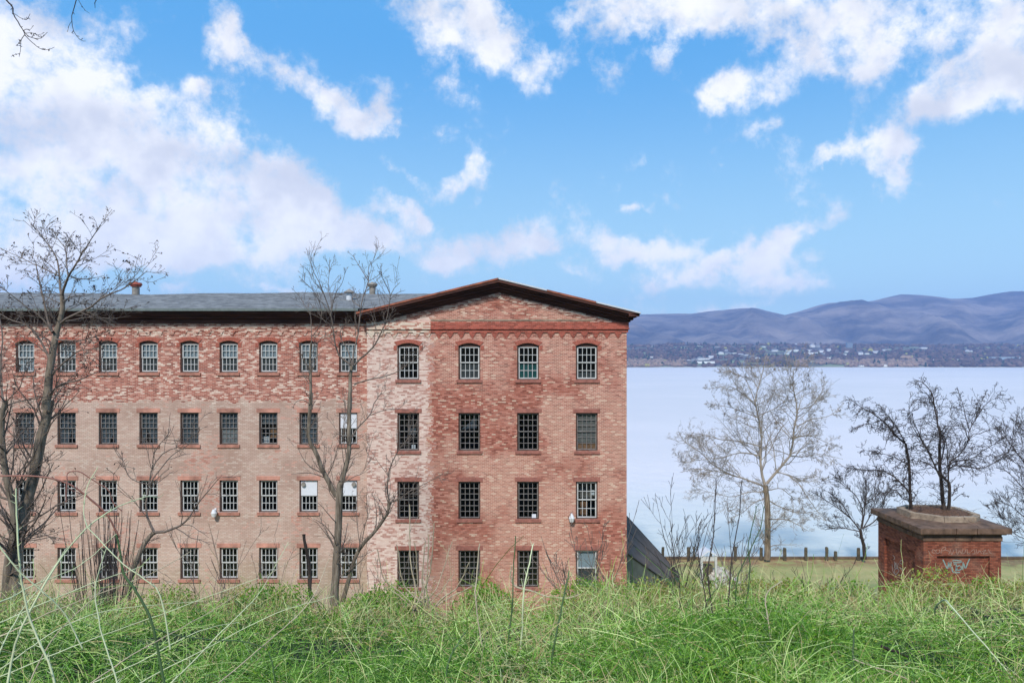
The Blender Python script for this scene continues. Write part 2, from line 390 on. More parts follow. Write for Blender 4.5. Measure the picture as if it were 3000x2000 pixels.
M['post'] = mat('mooring_timber', (.10, .085, .06), .9, var=.5, vs=6)
M['galv'] = mat('galvanised_pipe', (.26, .23, .20), .6, metal=.0, var=.35, vs=5)
M['capred'] = mat('rusted_cap', (.36, .09, .06), .7, var=.4)
def glass(t, p):
    t.n.remove(p); o = t.n['Material Output']
    tr = t.new('ShaderNodeBsdfTransparent'); tr.inputs[0].default_value = (.88, .91, .91, 1)
    gl = t.new('ShaderNodeBsdfGlossy'); gl.inputs['Roughness'].default_value = .03
    b = t.new('ShaderNodeBump'); b.inputs['Strength'].default_value = .05; b.inputs['Distance'].default_value = .02
    t.l.new(t.noise(t.pos()[0], 3.5, 2), b.inputs['Height']); t.l.new(b.outputs[0], gl.inputs['Normal'])
    fr = t.new('ShaderNodeLayerWeight'); fr.inputs[0].default_value = .5
    mx = t.new('ShaderNodeMixShader'); t.put(mx.inputs[0], t.m('MULTIPLY_ADD', t.m('POWER', fr.outputs['Facing'], 4.0), .8, .055, clamp=True))
    t.l.new(tr.outputs[0], mx.inputs[1]); t.l.new(gl.outputs[0], mx.inputs[2]); t.l.new(mx.outputs[0], o.inputs[0])
M['glass'] = mat('window_glass', build=glass)
def bark(c1, c2, c3):
    def f(t, p):
        P, x, y, z = t.pos(); n = t.noise(stretch(t, P, 9, 1.4), 1.0, 5, .65); bump(t, p, n, .7, .04)
        return t.ramp(n, [(.3, c1), (.5, c2), (.72, c3)])
    return f
M['bark'] = mat('furrowed_bark', rough=.95, build=bark((.06, .046, .033), (.20, .16, .12), (.36, .30, .23)))
M['twig'] = mat('grey_brown_twig', (.18, .14, .115), .9, var=.3)
M['darkbark'] = mat('dark_bark', rough=.95, build=bark((.018, .014, .012), (.05, .038, .032), (.11, .085, .07)))
M['darktwig'] = mat('dark_twig', (.065, .05, .046), .9, var=.3)
M['sycbark'] = mat('pale_mottled_bark', rough=.85, build=bark((.12, .085, .055), (.22, .17, .12), (.38, .32, .25)))
M['syctwig'] = mat('pale_twig', (.34, .285, .235), .85, var=.35, vs=1.0)
def tinted(stops, trans=.0, rough=.7):
    def f(t, p):
        a = t.new('ShaderNodeAttribute', attribute_name='tint'); c = t.ramp(a.outputs['Fac'], stops)
        if trans:
            o = t.n['Material Output']; tl = t.new('ShaderNodeBsdfTranslucent'); t.put(tl.inputs[0], c)
            mx = t.new('ShaderNodeMixShader'); mx.inputs[0].default_value = trans
            t.l.new(p.outputs[0], mx.inputs[1]); t.l.new(tl.outputs[0], mx.inputs[2]); t.l.new(mx.outputs[0], o.inputs[0])
        return c
    return f
M['vine'] = mat('green_vine_stems', rough=.6, build=tinted([(0, (.025, .075, .006)), (.3, (.10, .245, .02)), (.6, (.31, .50, .095)), (.82, (.64, .73, .31)), (.9, (.50, .41, .19)), (1, (.30, .21, .11))]))
M['leaf'] = mat('young_leaves', rough=.6, build=tinted([(0, (.03, .11, .008)), (.4, (.09, .26, .012)), (.65, (.25, .42, .035)), (.84, (.44, .42, .09)), (1, (.27, .16, .06))], .35))
M['cane'] = mat('pale_cane', (.56, .60, .36), .55, var=.25, vs=4)
M['redcane'] = mat('reddish_cane', (.28, .12, .09), .5, var=.35, vs=4)
M['strawcane'] = mat('straw_cane', (.46, .38, .26), .6, var=.3, vs=3)
M['greencane'] = mat('dark_green_cane', (.075, .13, .05), .6, var=.35, vs=3)
M['deadleaf'] = mat('dry_seed_pods', (.055, .035, .03), .9, var=.3)
M['rubble'] = mat('pale_rubble', (.50, .47, .43), .9, var=.35, vs=4)

# ============================================================ LAND AND WATER
CREST = np.array([(-3000,1720),(-600,1700),(0,1705),(200,1690),(420,1730),(620,1720),(760,1715),(840,1690),(960,1735),(1080,1700),(1180,1722),(1300,1735),(1400,1728),(1460,1705),(1560,1745),
 (1640,1735),(1720,1700),(1830,1688),(1900,1700),(1960,1675),(2040,1680),(2100,1690),(2170,1678),(2260,1690),(2360,1690),(2420,1680),(2500,1705),(2560,1710),(2620,1690),(2700,1668),(2790,1660),(2870,1680),(2950,1705),(3060,1690),(3600,1690),(6000,1700)], float)
def ground(x, y):
    x = np.asarray(x, float); y = np.asarray(y, float)
    px = 1500+x*F/12.0
    zc = CZ-12*(np.interp(px, CREST[:, 0], CREST[:, 1])-HZ)/F-.52
    zn = 13.62+.12*np.sin(x*1.1+.5)
    b = zn+(zc-zn)*np.clip((y-1.5)/10.5, 0, 1)+(.45*fbm(x*.55+3, y*.6, 3)-.03)*np.clip((y-1)/4, 0, 1)*np.clip((14-y)/3, 0, 1)
    b = b-np.clip(y-12, 0, None)*.74+np.clip(1-y, 0, 60)*.30
    return np.where(y > 12, np.maximum(b, .0+.05*fbm(x*.2, y*.2, 2)), b)
gx = np.unique(np.concatenate([np.linspace(-90, -20, 30), np.linspace(-20, 25, 150), np.linspace(25, 90, 30), np.linspace(90, 2600, 12), np.linspace(-2600, -90, 12)]))
gy = np.unique(np.concatenate([np.linspace(-60, 0, 25), np.linspace(0, 30, 110), np.linspace(30, 56.6, 24)]))
X, Y = np.meshgrid(gx, gy); Z = ground(X, Y)
def grid_quads(ny, nx):
    i = np.arange(ny*nx).reshape(ny, nx); return np.stack([i[:-1, :-1], i[:-1, 1:], i[1:, 1:], i[1:, :-1]], -1).reshape(-1, 4)
def lawn(t, p):
    P, x, y, z = t.pos()
    n = t.noise(P, .45, 6, .7); n2 = t.noise(P, 7.0, 5, .75)
    g = t.mix(n2, (.19, .22, .06), (.42, .42, .17)); g = t.mix(t.ss(n, .40, .60, 0, .85), g, (.46, .38, .17))
    g = t.mix(t.m('MULTIPLY', t.ss(y, 53.2, 55.5), t.ss(t.noise(P, 1.2, 4, .7), .35, .6)), g, (.30, .17, .09))
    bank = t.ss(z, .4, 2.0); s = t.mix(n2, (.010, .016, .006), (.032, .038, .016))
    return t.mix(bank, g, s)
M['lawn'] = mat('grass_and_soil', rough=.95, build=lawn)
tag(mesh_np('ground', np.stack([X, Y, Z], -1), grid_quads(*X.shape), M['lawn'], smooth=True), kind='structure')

def water(t, p):
    P, x, y, z = t.pos()
    p.inputs['Roughness'].default_value = .3; p.inputs['Specular IOR Level'].default_value = .08; p.inputs['IOR'].default_value = 1.33
    a = t.noise(stretch(t, P, .35, 1), 1.0, 3, .6); b_ = t.noise(stretch(t, P, 1.6, 1), 1.0, 3, .6)
    b = t.new('ShaderNodeBump'); b.inputs['Strength'].default_value = .6; b.inputs['Distance'].default_value = .3
    t.put(b.inputs['Height'], t.m('ADD', a, t.m('MULTIPLY', b_, .4))); t.l.new(b.outputs[0], p.inputs['Normal'])
    n = t.noise(stretch(t, P, .004, 1), 1.0, 4, .6)
    near = t.ss(y, 57.0, 110.0)
    n = t.m('ADD', t.m('MULTIPLY', n, .6), t.m('MULTIPLY', t.noise(stretch(t, P, .05, 1), .6, 4, .7), .4))
    return t.mix(near, (.62, .64, .60), t.mix(t.ss(n, .35, .65), (.70, .64, .635), (.78, .70, .69)))  # darker, greener tint inshore paints in the changing reflection angle
M['water'] = mat('river_water', build=water)
b = MB(); b.poly([(-12000, 56.6, -.7), (12000, 56.6, -.7), (12000, 2400, -.7), (-12000, 2400, -.7)])
tag(b.build('river', M['water']), kind='structure')
b = MB(); b.box(-400, 400, 56.6, 57.0, -4, .02)
tag(b.build('seawall', mat('seawall_stone', (.20, .16, .12), .9, var=.5, vs=3)), 'low dark seawall running along the river edge of the lawn', 'wall')
b = MB(); b.box(-60, 90, 56.3, 56.62, .02, .16)
tag(b.build('edge_beam', mat('edge_timber', (.16, .11, .07), .9, var=.4, vs=3)), 'long low timber beam along the top of the river wall', 'beam')

# far shore: town slope, then the ridge
def far_z(D, px):
    D = np.asarray(D, float); px = np.asarray(px, float)
    return np.where(D < 2110, -2+(D-2090)*.16, 1.2+np.clip(D-2110, 0, 1150)*.071*(1+.25*fbm(px*.004, D*.004))+9*fbm(px*.006+5, D*.003+2, 3)*np.clip((D-2150)/300, 0, 1))
pxs = np.linspace(-3500, 6500, 340); Ds = np.concatenate([np.linspace(2090, 2400, 26), np.linspace(2430, 4000, 34)])
PX, DD = np.meshgrid(pxs, Ds)
def farcol(t, p):
    P, x, y, z = t.pos(); n = t.noise(P, .008, 5, .6); m_ = t.noise(P, .05, 3, .6)
    c = t.mix(t.ss(n, .45, .6), (.085, .07, .06), (.20, .23, .10)); c = t.mix(t.ss(m_, .5, .7, 0, .6), c, (.30, .27, .21))
    return t.mix(t.ss(z, 1.2, 3.2), (.42, .38, .30), c)
tag(mesh_np('far_shore', np.stack([(PX-1500)*DD/F, DD, far_z(DD, PX)], -1), grid_quads(*PX.shape), mat('far_slope', rough=.95, build=farcol), smooth=True), kind='structure')
RG = np.array([(-4000,930),(-1000,900),(0,905),(900,915),(1500,925),(1838,921),(1900,920),(1980,918),(2025,919),(2080,911),(2160,906),(2210,900),(2250,911),(2300,922),(2340,912),(2400,893),(2430,887),(2500,884),(2550,883),(2590,873),(2640,862),(2700,864),(2740,868),(2790,875),(2850,872),(2900,862),(2960,853),(3000,852),(3200,870),(3500,900),(4200,880),(5200,920),(7000,940)], float)
pxs = np.linspace(-3500, 6500, 620); Ds = np.linspace(3400, 7600, 90)
PX, DD = np.meshgrid(pxs, Ds)
rz = CZ+(HZ-np.interp(PX, RG[:, 0], RG[:, 1]))*6200/F
tt = np.clip((DD-3500)/(6200-3500), 0, 1); prof = tt*tt*(3-2*tt)*.55+.45*tt**1.7
back = np.clip((DD-6200)/1400, 0, 1)
spur = fbm(PX*.007+DD*.0006, DD*.0009+4, 4)*290*np.sin(math.pi*tt)**1.0+fbm(PX*.02+DD*.002, DD*.003, 3)*60*np.sin(math.pi*tt)
Zh = 75+(rz-75)*prof*(1-.8*back)+spur*(1-back)
def hillcol(t, p):
    P, x, y, z = t.pos(); n = t.ss(t.noise(P, .0022, 6, .7), .35, .65); m_ = t.noise(P, .03, 4, .7)
    c = t.mix(n, (.035, .028, .032), (.31, .235, .19)); c = t.mix(t.ss(m_, .5, .72, 0, .5), c, (.20, .17, .15)); c = t.mix(t.ss(t.noise(stretch(t, P, .0012, .006), 1.0, 4, .7), .42, .62, 0, .4), c, (.03, .03, .035))  # woodland tones, contrast and dark lines strengthened to paint in ridge and spur shading
    bump(t, p, t.noise(P, .02, 4, .7), 1.0, 14); return c
tag(mesh_np('hills', np.stack([(PX-1500)*DD/F, DD, Zh], -1), grid_quads(*PX.shape), mat('bare_wooded_hillside', rough=1, build=hillcol), smooth=True), kind='structure')

# ============================================================ THE MILL
SG = F/38.7; SW = F/39.05
GX0, GX1 = (1075-1500)/SG, (1836-1500)/SG
def zg(py): return CZ+(HZ-py)/SG
def zw(py): return CZ+(HZ-py)/SW
mill = thing('brick_mill', 'long four storey brick mill with a gabled end block and grey shingle roof', 'building', (-6, 46, 0))

def wall(name, m, x0, x1, z0, z1, Yf, ops, th=.35, parent=mill):
    """front wall with openings; ops: (xc, w, z_bottom, z_spring, rise)"""
    b = MB()
    xs = sorted({x0, x1, *[o[0]-o[1]/2 for o in ops], *[o[0]+o[1]/2 for o in ops]})
    zs = sorted({z0, z1, *[o[2] for o in ops], *[o[3]+o[4] for o in ops]})
    for i in range(len(xs)-1):
        for j in range(len(zs)-1):
            cx, cz = (xs[i]+xs[i+1])/2, (zs[j]+zs[j+1])/2
            if any(abs(cx-o[0]) < o[1]/2 and o[2] < cz < o[3]+o[4] for o in ops): continue
            b.poly([(xs[i], Yf, zs[j]), (xs[i+1], Yf, zs[j]), (xs[i+1], Yf, zs[j+1]), (xs[i], Yf, zs[j+1])])
    for xc, w_, zb, zsp, rise in ops:
        l, r_ = xc-w_/2, xc+w_/2; yb = Yf+th
        b.poly([(l, Yf, zb), (l, yb, zb), (l, yb, zsp), (l, Yf, zsp)]); b.poly([(r_, yb, zb), (r_, Yf, zb), (r_, Yf, zsp), (r_, yb, zsp)])
        b.poly([(l, Yf, zb), (r_, Yf, zb), (r_, yb, zb), (l, yb, zb)])
        n = 10 if rise else 1
        pt = [(l+w_*k/n, zsp+rise*(1-(2*k/n-1)**2)) for k in range(n+1)]
        for k in range(n):
            (xa, za), (xb, zb2) = pt[k], pt[k+1]
            b.poly([(xa, Yf, za), (xb, Yf, zb2), (xb, yb, zb2), (xa, yb, za)])
            if rise:
                b.poly([(xa, Yf, za), (xb, Yf, zb2), (xb, Yf, zsp+rise), (xa, Yf, zsp+rise)])
    return b, name, m
GC = [1196, 1375, 1547, 1719]; GR = [(1005, 1112), (1209, 1320), (1410, 1520), (1611, 1720)]
WC = [73, 195, 316, 435, 555, 670, 786, 904, 1020]; WR = [(998, 1091), (1208, 1302), (1406, 1500), (1603, 1696)]
WC = [-290, -170, -50] + WC
wins = []
gops = []; wops = []
for r, (yt, yb) in enumerate(GR):
    for c, px in enumerate(GC):
        w_ = 64/SG; x = (px-1500)/SG; rise = 8/SG if r == 0 else 0
        gops.append((x, w_, zg(yb), zg(yt)-rise, rise)); wins.append(('g', r, c, x, w_, zg(yb), zg(yt)-rise, rise))
for r, (yt, yb) in enumerate(WR):
    for c, px in enumerate(WC):
        w_ = 54/SW; x = (px-1500)/SW; rise = 7/SW if r == 0 else 0
        wops.append((x, w_, zw(yb), zw(yt)-rise, rise)); wins.append(('w', r, c-3, x, w_, zw(yb), zw(yt)-rise, rise))
YG, YW = 38.7, 39.05; XW0 = -36.0; YB = 53.0
ZE = zg(942)          # top of square wall under the eaves
RX = -.7; ZR = CZ+4.30   # ridge
# gable block
b, _, _ = wall('wall', M['gable'], GX0, GX1, 0, ZE, YG, gops)
slope = .242
def rake(x, drop=0.0): return ZR-drop-slope*abs(x-RX)
b.poly([(GX0, YG, ZE), (GX1, YG, ZE), (GX1, YG, rake(GX1, .35)), (RX, YG, rake(RX, .35)), (GX0, YG, rake(GX0, .35))])
b.poly([(GX1, YG, 0), (GX1, YB, 0), (GX1, YB, rake(GX1, .35)), (GX1, YG, rake(GX1, .35))])
b.poly([(GX0, YB, 0), (GX0, YG, 0), (GX0, YG, rake(GX0, .35)), (GX0, YB, rake(GX0, .35))])
b.poly([(GX1, YB, 0), (GX0, YB, 0), (GX0, YB, rake(GX0, .35)), (RX, YB, rake(RX, .35)), (GX1, YB, rake(GX1, .35))])
gw = b.build('wall', M['gable'], mill)
gw['label'] = 'red brick gable end wall with a whitewashed strip'
# wing
ZEW = zw(940)
b, _, _ = wall('wall', M['wing'], XW0, GX0-.003, 0, ZEW, YW, wops)
b.poly([(XW0, YB, 0), (XW0, YW, 0), (XW0, YW, ZEW), (XW0, 46, CZ+4.1), (XW0, YB, ZEW)]); b.poly([(GX0, YB-.01, 0), (XW0, YB-.01, 0), (XW0, YB-.01, ZEW), (GX0, YB-.01, ZEW)])
ww = b.build('wall', M['wing'], mill); ww['label'] = 'long side wall, patchy red brick above and faded painted brick below'
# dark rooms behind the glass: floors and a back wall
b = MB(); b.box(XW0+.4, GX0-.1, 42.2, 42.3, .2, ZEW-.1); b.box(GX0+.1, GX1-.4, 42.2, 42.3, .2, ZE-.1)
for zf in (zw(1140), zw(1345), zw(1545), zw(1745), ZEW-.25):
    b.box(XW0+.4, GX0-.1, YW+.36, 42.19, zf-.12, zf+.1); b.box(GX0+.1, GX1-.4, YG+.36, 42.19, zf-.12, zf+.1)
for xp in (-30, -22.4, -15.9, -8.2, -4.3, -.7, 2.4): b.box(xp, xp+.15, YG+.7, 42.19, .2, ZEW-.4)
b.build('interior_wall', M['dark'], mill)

# windows ------------------------------------------------------
cache = {}
def bars(w_, z0, z1, cols, rows, y, fr=.055, mu=.03, d=.035):
    b = MB(); l, r_ = -w_/2, w_/2
    b.box(l, l+fr, y, y+d, z0, z1); b.box(r_-fr, r_, y, y+d, z0, z1); b.box(l+fr, r_-fr, y, y+d, z0, z0+fr); b.box(l+fr, r_-fr, y, y+d, z1-fr, z1)
    for k in range(1, cols):
        x = l+fr+(w_-2*fr)*k/cols; b.box(x-mu/2, x+mu/2, y+.004, y+d-.004, z0+fr, z1-fr)
    for k in range(1, rows):
        z = z0+fr+(z1-z0-2*fr)*k/rows; b.box(l+fr, r_-fr, y+.006, y+d-.006, z-mu/2, z+mu/2)
    return b
def part_at(name, b, m, loc, parent):
    me = bpy.data.meshes.new(name); me.from_pydata(b.v, [], b.f); me.update(); return link(name, me, m, parent)
def window(side, r, c, x, w_, zb, zs, rise):
    Yf = YG if side == 'g' else YW
    brown = (side == 'g' and r > 0 and c != 3) or (side == 'w' and r == 1 and c != 8) or (side == 'g' and r == 1)
    bare = side == 'g' and r == 3 and c == 3
    if bare: brown = False
    h = zs-zb; key = (side, brown, bare, round(h, 2), rise > 0)
    if key not in cache:
        cas = MB(); e = .055 if side == 'g' else .045; off = .02
        y0 = .09
        # casing set in the reveal
        cas.box(-w_/2+.002, -w_/2+e+off, y0, y0+.12, .0, h); cas.box(w_/2-e, w_/2-.002, y0, y0+.12, .0, h)
        cas.box(-w_/2+e+off, w_/2-e, y0+.01, y0+.12, h-e*.8, h); cas.box(-w_/2+e+off, w_/2-e, y0-.01, y0+.12, 0, .05)
        if rise:
            n = 8; top = [(w_*(k/n-.5)*.99, h+rise*(1-(2*k/n-1)**2)*.98) for k in range(n+1)]
            cas.prism([(-w_/2*.99, 0, h-.01), (w_/2*.99, 0, h-.01)]+[(a, 0, z) for a, z in reversed(top[1:-1])], (0, y0+.02, 0), (0, y0+.10, 0))
        sw = w_-2*e-off; mid = h*.5+.01; ys = y0+.025; sx = off/2
        rows, cols = (3, 4) if brown else ((1, 1) if bare else (2, 4))
        fr = .06 if not brown else .04
        up = bars(sw, mid-.02, h-e*.8, cols, rows, ys, fr, .028 if not brown else .026); lo = bars(sw, .05, mid+.02, cols, rows, ys+.042, fr, .028 if not brown else .026)
        for bb in (up, lo): bb.v = [(a+sx, bq, cq) for a, bq, cq in bb.v]
        pane = MB().box(-sw/2+sx+.03, sw/2+sx-.03, ys+.0365, ys+.0405, mid+.025, h-.06); pane2 = MB().box(-sw/2+sx+.03, sw/2+sx-.03, ys+.079, ys+.083, .07, mid+.02)
        sill = MB().box(-w_/2-.10, w_/2+.10, -.075, .09, -.155, -.002)
        if rise:
            hd = MB(); n = 12; t_ = .20
            a = [(w_*(k/n-.5), h+rise*(1-(2*k/n-1)**2)) for k in range(n+1)]
            for k in range(n):
                (xa, za), (xb, zb_) = a[k], a[k+1]; k1, k2 = 1+.36/w_*abs(1), 1+.36/w_
                hd.prism([(xa, 0, za+.012), (xb, 0, zb_+.012), (xb*k2, 0, zb_+t_), (xa*k2, 0, za+t_)], (0, -.03, 0), (0, 0.004, 0))
            for s_ in (-1, 1):
                hd.box(min(s_*w_/2*1.04, s_*(w_/2+.19)), max(s_*w_/2*1.04, s_*(w_/2+.19)), -.028, .003, h-.22, h+.014)
        else:
            hd = MB().box(-w_/2-.135, w_/2+.135, -.022, .10, h+.002, h+.22)
        cm = M['brown'] if brown else M['reveal']
        mk = lambda nm, bb: (lambda me: (me.from_pydata(bb.v, [], bb.f), me.update(), me)[2])(bpy.data.meshes.new(nm))
        cache[key] = [mk('window', cas), mk('sash', up), mk('sash', lo), mk('pane', pane), mk('pane', pane2), mk('sill', sill), mk('arch' if rise else 'lintel', hd)]
        mats = [cm, M['greymunt'] if brown else M['white'], M['greymunt'] if brown else M['white'], M['glass'], M['glass'], M['brownstone'] if side == 'g' else M['tanstone'], M['band2'] if rise else (M['brownstone'] if side == 'g' else M['lintel'])]
        for me, mm in zip(cache[key], mats): me.materials.append(mm)
    ms = cache[key]; o = bpy.data.objects.new('window', ms[0]); COL.objects.link(o); o.parent = mill; po = org(mill)
    o.location = (x-po[0], Yf-po[1], zb-po[2]); ORG[o.name] = (0, 0, 0)
    for me, nm in zip(ms[1:], ('sash', 'sash', 'pane', 'pane', 'sill', 'arch' if rise else 'lintel')):
        q = bpy.data.objects.new(nm, me); COL.objects.link(q); q.parent = o
    hw = w_/2-.06; yb = .205
    def bl(name, m, z0, z1, x0=-hw, x1=hw, y=yb, label=None):
        q = part_at(name, MB().box(x0, x1, y, y+.012, z0, z1), M[m], None, o)
        if label: q['label'] = label
    mid = h/2
    if side == 'w' and r == 0:
        bl('curtain', 'lacec', mid, h-.03); bl('curtain', 'lacec' if c in (0,) else 'screen', .06, mid-.02)
    if side == 'w' and r == 1 and c != 8:
        rr = random.Random(c*7+1); n = 7
        if c != 6:
            pts = [(-hw, 0, h-.04), (hw, 0, h-.04)]
            lows = [rr.choice([.08, .08, .3, .75, .5]) if c in (1, 2, 3) else .07 for _ in range(n)]
            for k in range(n): pts.append((hw-2*hw*k/(n-1), 0, lows[k]))
            q = part_at('torn_sheet', MB().prism(pts, (0, yb, 0), (0, yb+.006, 0)), M['sheet'], None, o)
            if c == 5: bl('board', 'dustl', .06, mid-.05, -hw, hw, yb-.004); 
        else:
            bl('board', 'sheet', mid+.2, h-.05); bl('crate', 'brownpaper', .3, 1.15, -.05, .30, .5); bl('box', 'panel', .06, .42, -.40, -.05, .35)
    if side == 'w' and ((r == 1 and c == 8) or (r == 2 and c in (7, 8))):
        bl('panel', 'panel', mid+.02, h-.04, -hw+.0, hw, .095, 'white panel closing the upper half')
        if r == 2:
            q = part_at('duct_cap', MB().cyl((0, 0), .11, .11, 0, .12), M['galv'], None, o); q.rotation_euler = (R(90), 0, 0); q.location = (-hw+.14 if c == 7 else hw-.14, .095, h-.22)
    if side == 'g' and r == 0 and c == 2: bl('curtain', 'teal', .06, mid+.05)
    if side == 'g' and r == 0 and c == 1: bl('curtain', 'screen', .06, mid)
    if side == 'g' and r == 0 and c == 3: bl('curtain', 'screen', .06, mid-.5)
    if side == 'g' and r == 1 and c == 3: bl('plastic_sheet', 'dust', .42, h-.05); bl('board', 'brownpaper', .07, .40)
    if side == 'g' and r == 2 and c == 3: bl('board', 'dust', mid+.02, h-.05, -hw, hw, .6); bl('cardboard', 'brownpaper', .08, mid*.8, -.35, .1, .7); bl('notice', 'panel', mid+.25, mid+.50, .26, .42, .2)
    if side == 'g' and r == 3 and c == 3: bl('curtain', 'lacec', mid, h-.04); bl('curtain', 'screen', .06, mid)
    if side == 'g' and r == 2 and c == 2: bl('paper', 'panel', .06, .26, .20, .42, .04)
    if side == 'g' and r == 1 and c == 1:
        part_at('torn_sheet', MB().prism([(-hw, 0, mid+.1), (.0, 0, h-.55), (hw*.7, 0, h-.06), (hw*.7, 0, mid+.15)], (0, yb+.1, 0), (0, yb+.106, 0)), M['sheet'], None, o)
    if side == 'g' and r == 1 and c == 0: bl('box', 'sheet', .8, 1.15, -.1, .35, .5); bl('box', 'panel', .07, .3, .15, .35, .22)
    return o
M['band2'] = mat('arch_brick', (.38, .115, .08), .9, var=.35, vs=16)
M['lintel'] = mat('faded_lintel_stone', (.50, .24, .18), .85, var=.5, vs=1.1)
for a in wins: window(*a)

# roofs, cornices
b = MB()
yf = YG-.78; th = .07
for s_ in (-1, 1):
    xe = RX+s_*7.30
    pr = [(RX, 0, ZR), (xe, 0, ZR-slope*7.30), (xe, 0, ZR-slope*7.30-th), (RX, 0, ZR-th)]
    b.prism(pr if s_ > 0 else pr[::-1], (0, yf, 0), (0, YB+.6, 0))
b.build('roof', M['shingle'], mill)
# stepped wooden rake cornice: courses stepping in towards the wall
b = MB()
steps = [(.075, .20, .75, 7.24), (.20, .30, .60, 7.10), (.30, .44, .42, 6.98), (.44, .56, .22, 6.86), (.56, .68, .08, 6.72)]
for s_ in (-1, 1):
    for d0, d1, ov, ext in steps:
        pr = [(RX, 0, ZR-d0), (RX+s_*ext, 0, ZR-slope*ext-d0), (RX+s_*ext, 0, ZR-slope*ext-d1), (RX, 0, ZR-d1)]
        b.prism(pr if s_ > 0 else pr[::-1], (0, YG-ov, 0), (0, YG-.002, 0))
    # the eave returning along the flank
for d0, d1, ov, ext in steps:
    z0 = ZR-slope*ext-d1; b.box(GX1+.002, RX+ext, YG-ov, YB+.3, z0, ZR-slope*ext-d0)
b.build('cornice', M['wood'], mill)
for x0, x1, mm, hh in ((-7.28, -.03, 'rust', .085), (2.5, 5.0, 'rust', .085), (.02, 2.48, 'flash', .06), (5.02, 7.29, 'flash', .06)):
    X0, X1 = RX+x0, RX+x1; b = MB()
    b.prism([(X0, 0, rake(X0)+.013), (X1, 0, rake(X1)+.013), (X1, 0, rake(X1)-hh), (X0, 0, rake(X0)-hh)], (0, yf-.014, 0), (0, yf-.003, 0))
    b.build('flashing', M[mm], mill)['label'] = 'rusty verge flashing' if mm == 'rust' else 'pale verge flashing'
# wing roof, slightly sagging ridge
b = MB(); yr = 46.0; n = 24; xs = np.linspace(XW0-.4, RX, n); ze = CZ+2.76; ye = YW-.75
zr = lambda x: CZ+4.26+.05*math.sin(x*.35)+.03*math.sin(x*.9)
ysl = lambda x: ye if x <= RX-7.3 else min(yr, ye+max(0, rake(x)-ze)/((zr(x)-ze)/(yr-ye)))   # valley against the gable roof
zsl = lambda x: ze+(ysl(x)-ye)*(zr(x)-ze)/(yr-ye)
b2 = MB(); xs = np.unique(np.append(xs, [RX-7.3]))
for a, c in zip(xs[:-1], xs[1:]):
    b2.poly([(a, ysl(a), zsl(a)), (c, ysl(c), zsl(c)), (c, yr, zr(c)), (a, yr, zr(a))]); b2.poly([(a, yr, zr(a)), (c, yr, zr(c)), (c, 2*yr-ysl(c), zsl(c)), (a, 2*yr-ysl(a), zsl(a))])
    if c <= RX-7.29: b2.poly([(a, ye, ze-.06), (c, ye, ze-.06), (c, ye, ze), (a, ye, ze)][::-1])
b2.build('roof', M['shingle'], mill)
b = MB()
b.box(XW0-.3, -7.95, ye-.11, ye-.003, ze-.13, ze-.004)
b.build('gutter', M['gutter'], mill)
b = MB()
for z0, z1, ov in ((-.24, -.065, .70), (-.34, -.24, .55), (-.47, -.34, .36), (-.74, -.47, .12)):
    b.box(XW0-.2, -7.6, YW-ov, YW-.002, ze+z0, ze+z1)
b.build('cornice', M['wood'], mill)
# corbelled brick courses
b = MB()
zb1, zb0 = zg(944), zg(966)
b.box(GX0+.0, GX1+.10, YG-.09, YG-.001, zb0, zb1); b.box(GX0, GX1+.13, YG-.13, YG-.001, zb0-.001+.02, zb0+.09); b.box(GX0, GX1+.07, YG-.06, YG-.001, zg(974), zb0-.002)
x = GX0+.25
while x < GX1-.1:
    for k, (hw, dd) in enumerate(((.17, .055), (.13, .045), (.09, .035), (.05, .025))):
        b.box(x-hw, x+hw, YG-dd, YG-.001, zg(974)-.075*(k+1), zg(974)-.075*k-.001)
    x += .585
b.build('corbel_table', M['band'], mill)
b = MB()
def bar_x(x0, x1, d0, d1, ov):
    b.prism([(x0, 0, rake(x0, d0)), (x1, 0, rake(x1, d0)), (x1, 0, rake(x1, d1)), (x0, 0, rake(x0, d1))], (0, YG-ov, 0), (0, YG-.001, 0))
for x0, x1 in ((-6.8, RX), (RX, 5.2)):
    bar_x(x0, x1, .86, .93, .05); bar_x(x0, x1, .93, 1.0, .025); bar_x(x0, x1, .70, .86, .075)
b.build('string_course', M['band3'] if 'band3' in M else M['wing'], mill)
b = MB(); b.box((1262-1500)/SG, (1740-1500)/SG, YG-.03, YG-.001, zg(940), zg(935)); b.build('string_course', M['tanw'] if 'tanw' in M else M['palestone'], mill)
b = MB()
b.box(XW0, GX0-.01, YW-.05, YW-.001, zw(962), zw(955)); b.box(XW0, GX0-.01, YW-.03, YW-.001, zw(970), zw(962)-.002); b.box(XW0, GX0-.01, YW-.07, YW-.001, zw(955)+.002, zw(944))
x = XW0+.3
while x < GX0-.2:
    for k, (hw, dd) in enumerate(((.15, .05), (.11, .04), (.07, .03))):
        b.box(x-hw, x+hw, YW-dd, YW-.001, zw(970)-.075*(k+1), zw(970)-.075*k-.001)
    x += .635
b.build('corbel_table', M['wing'], mill)
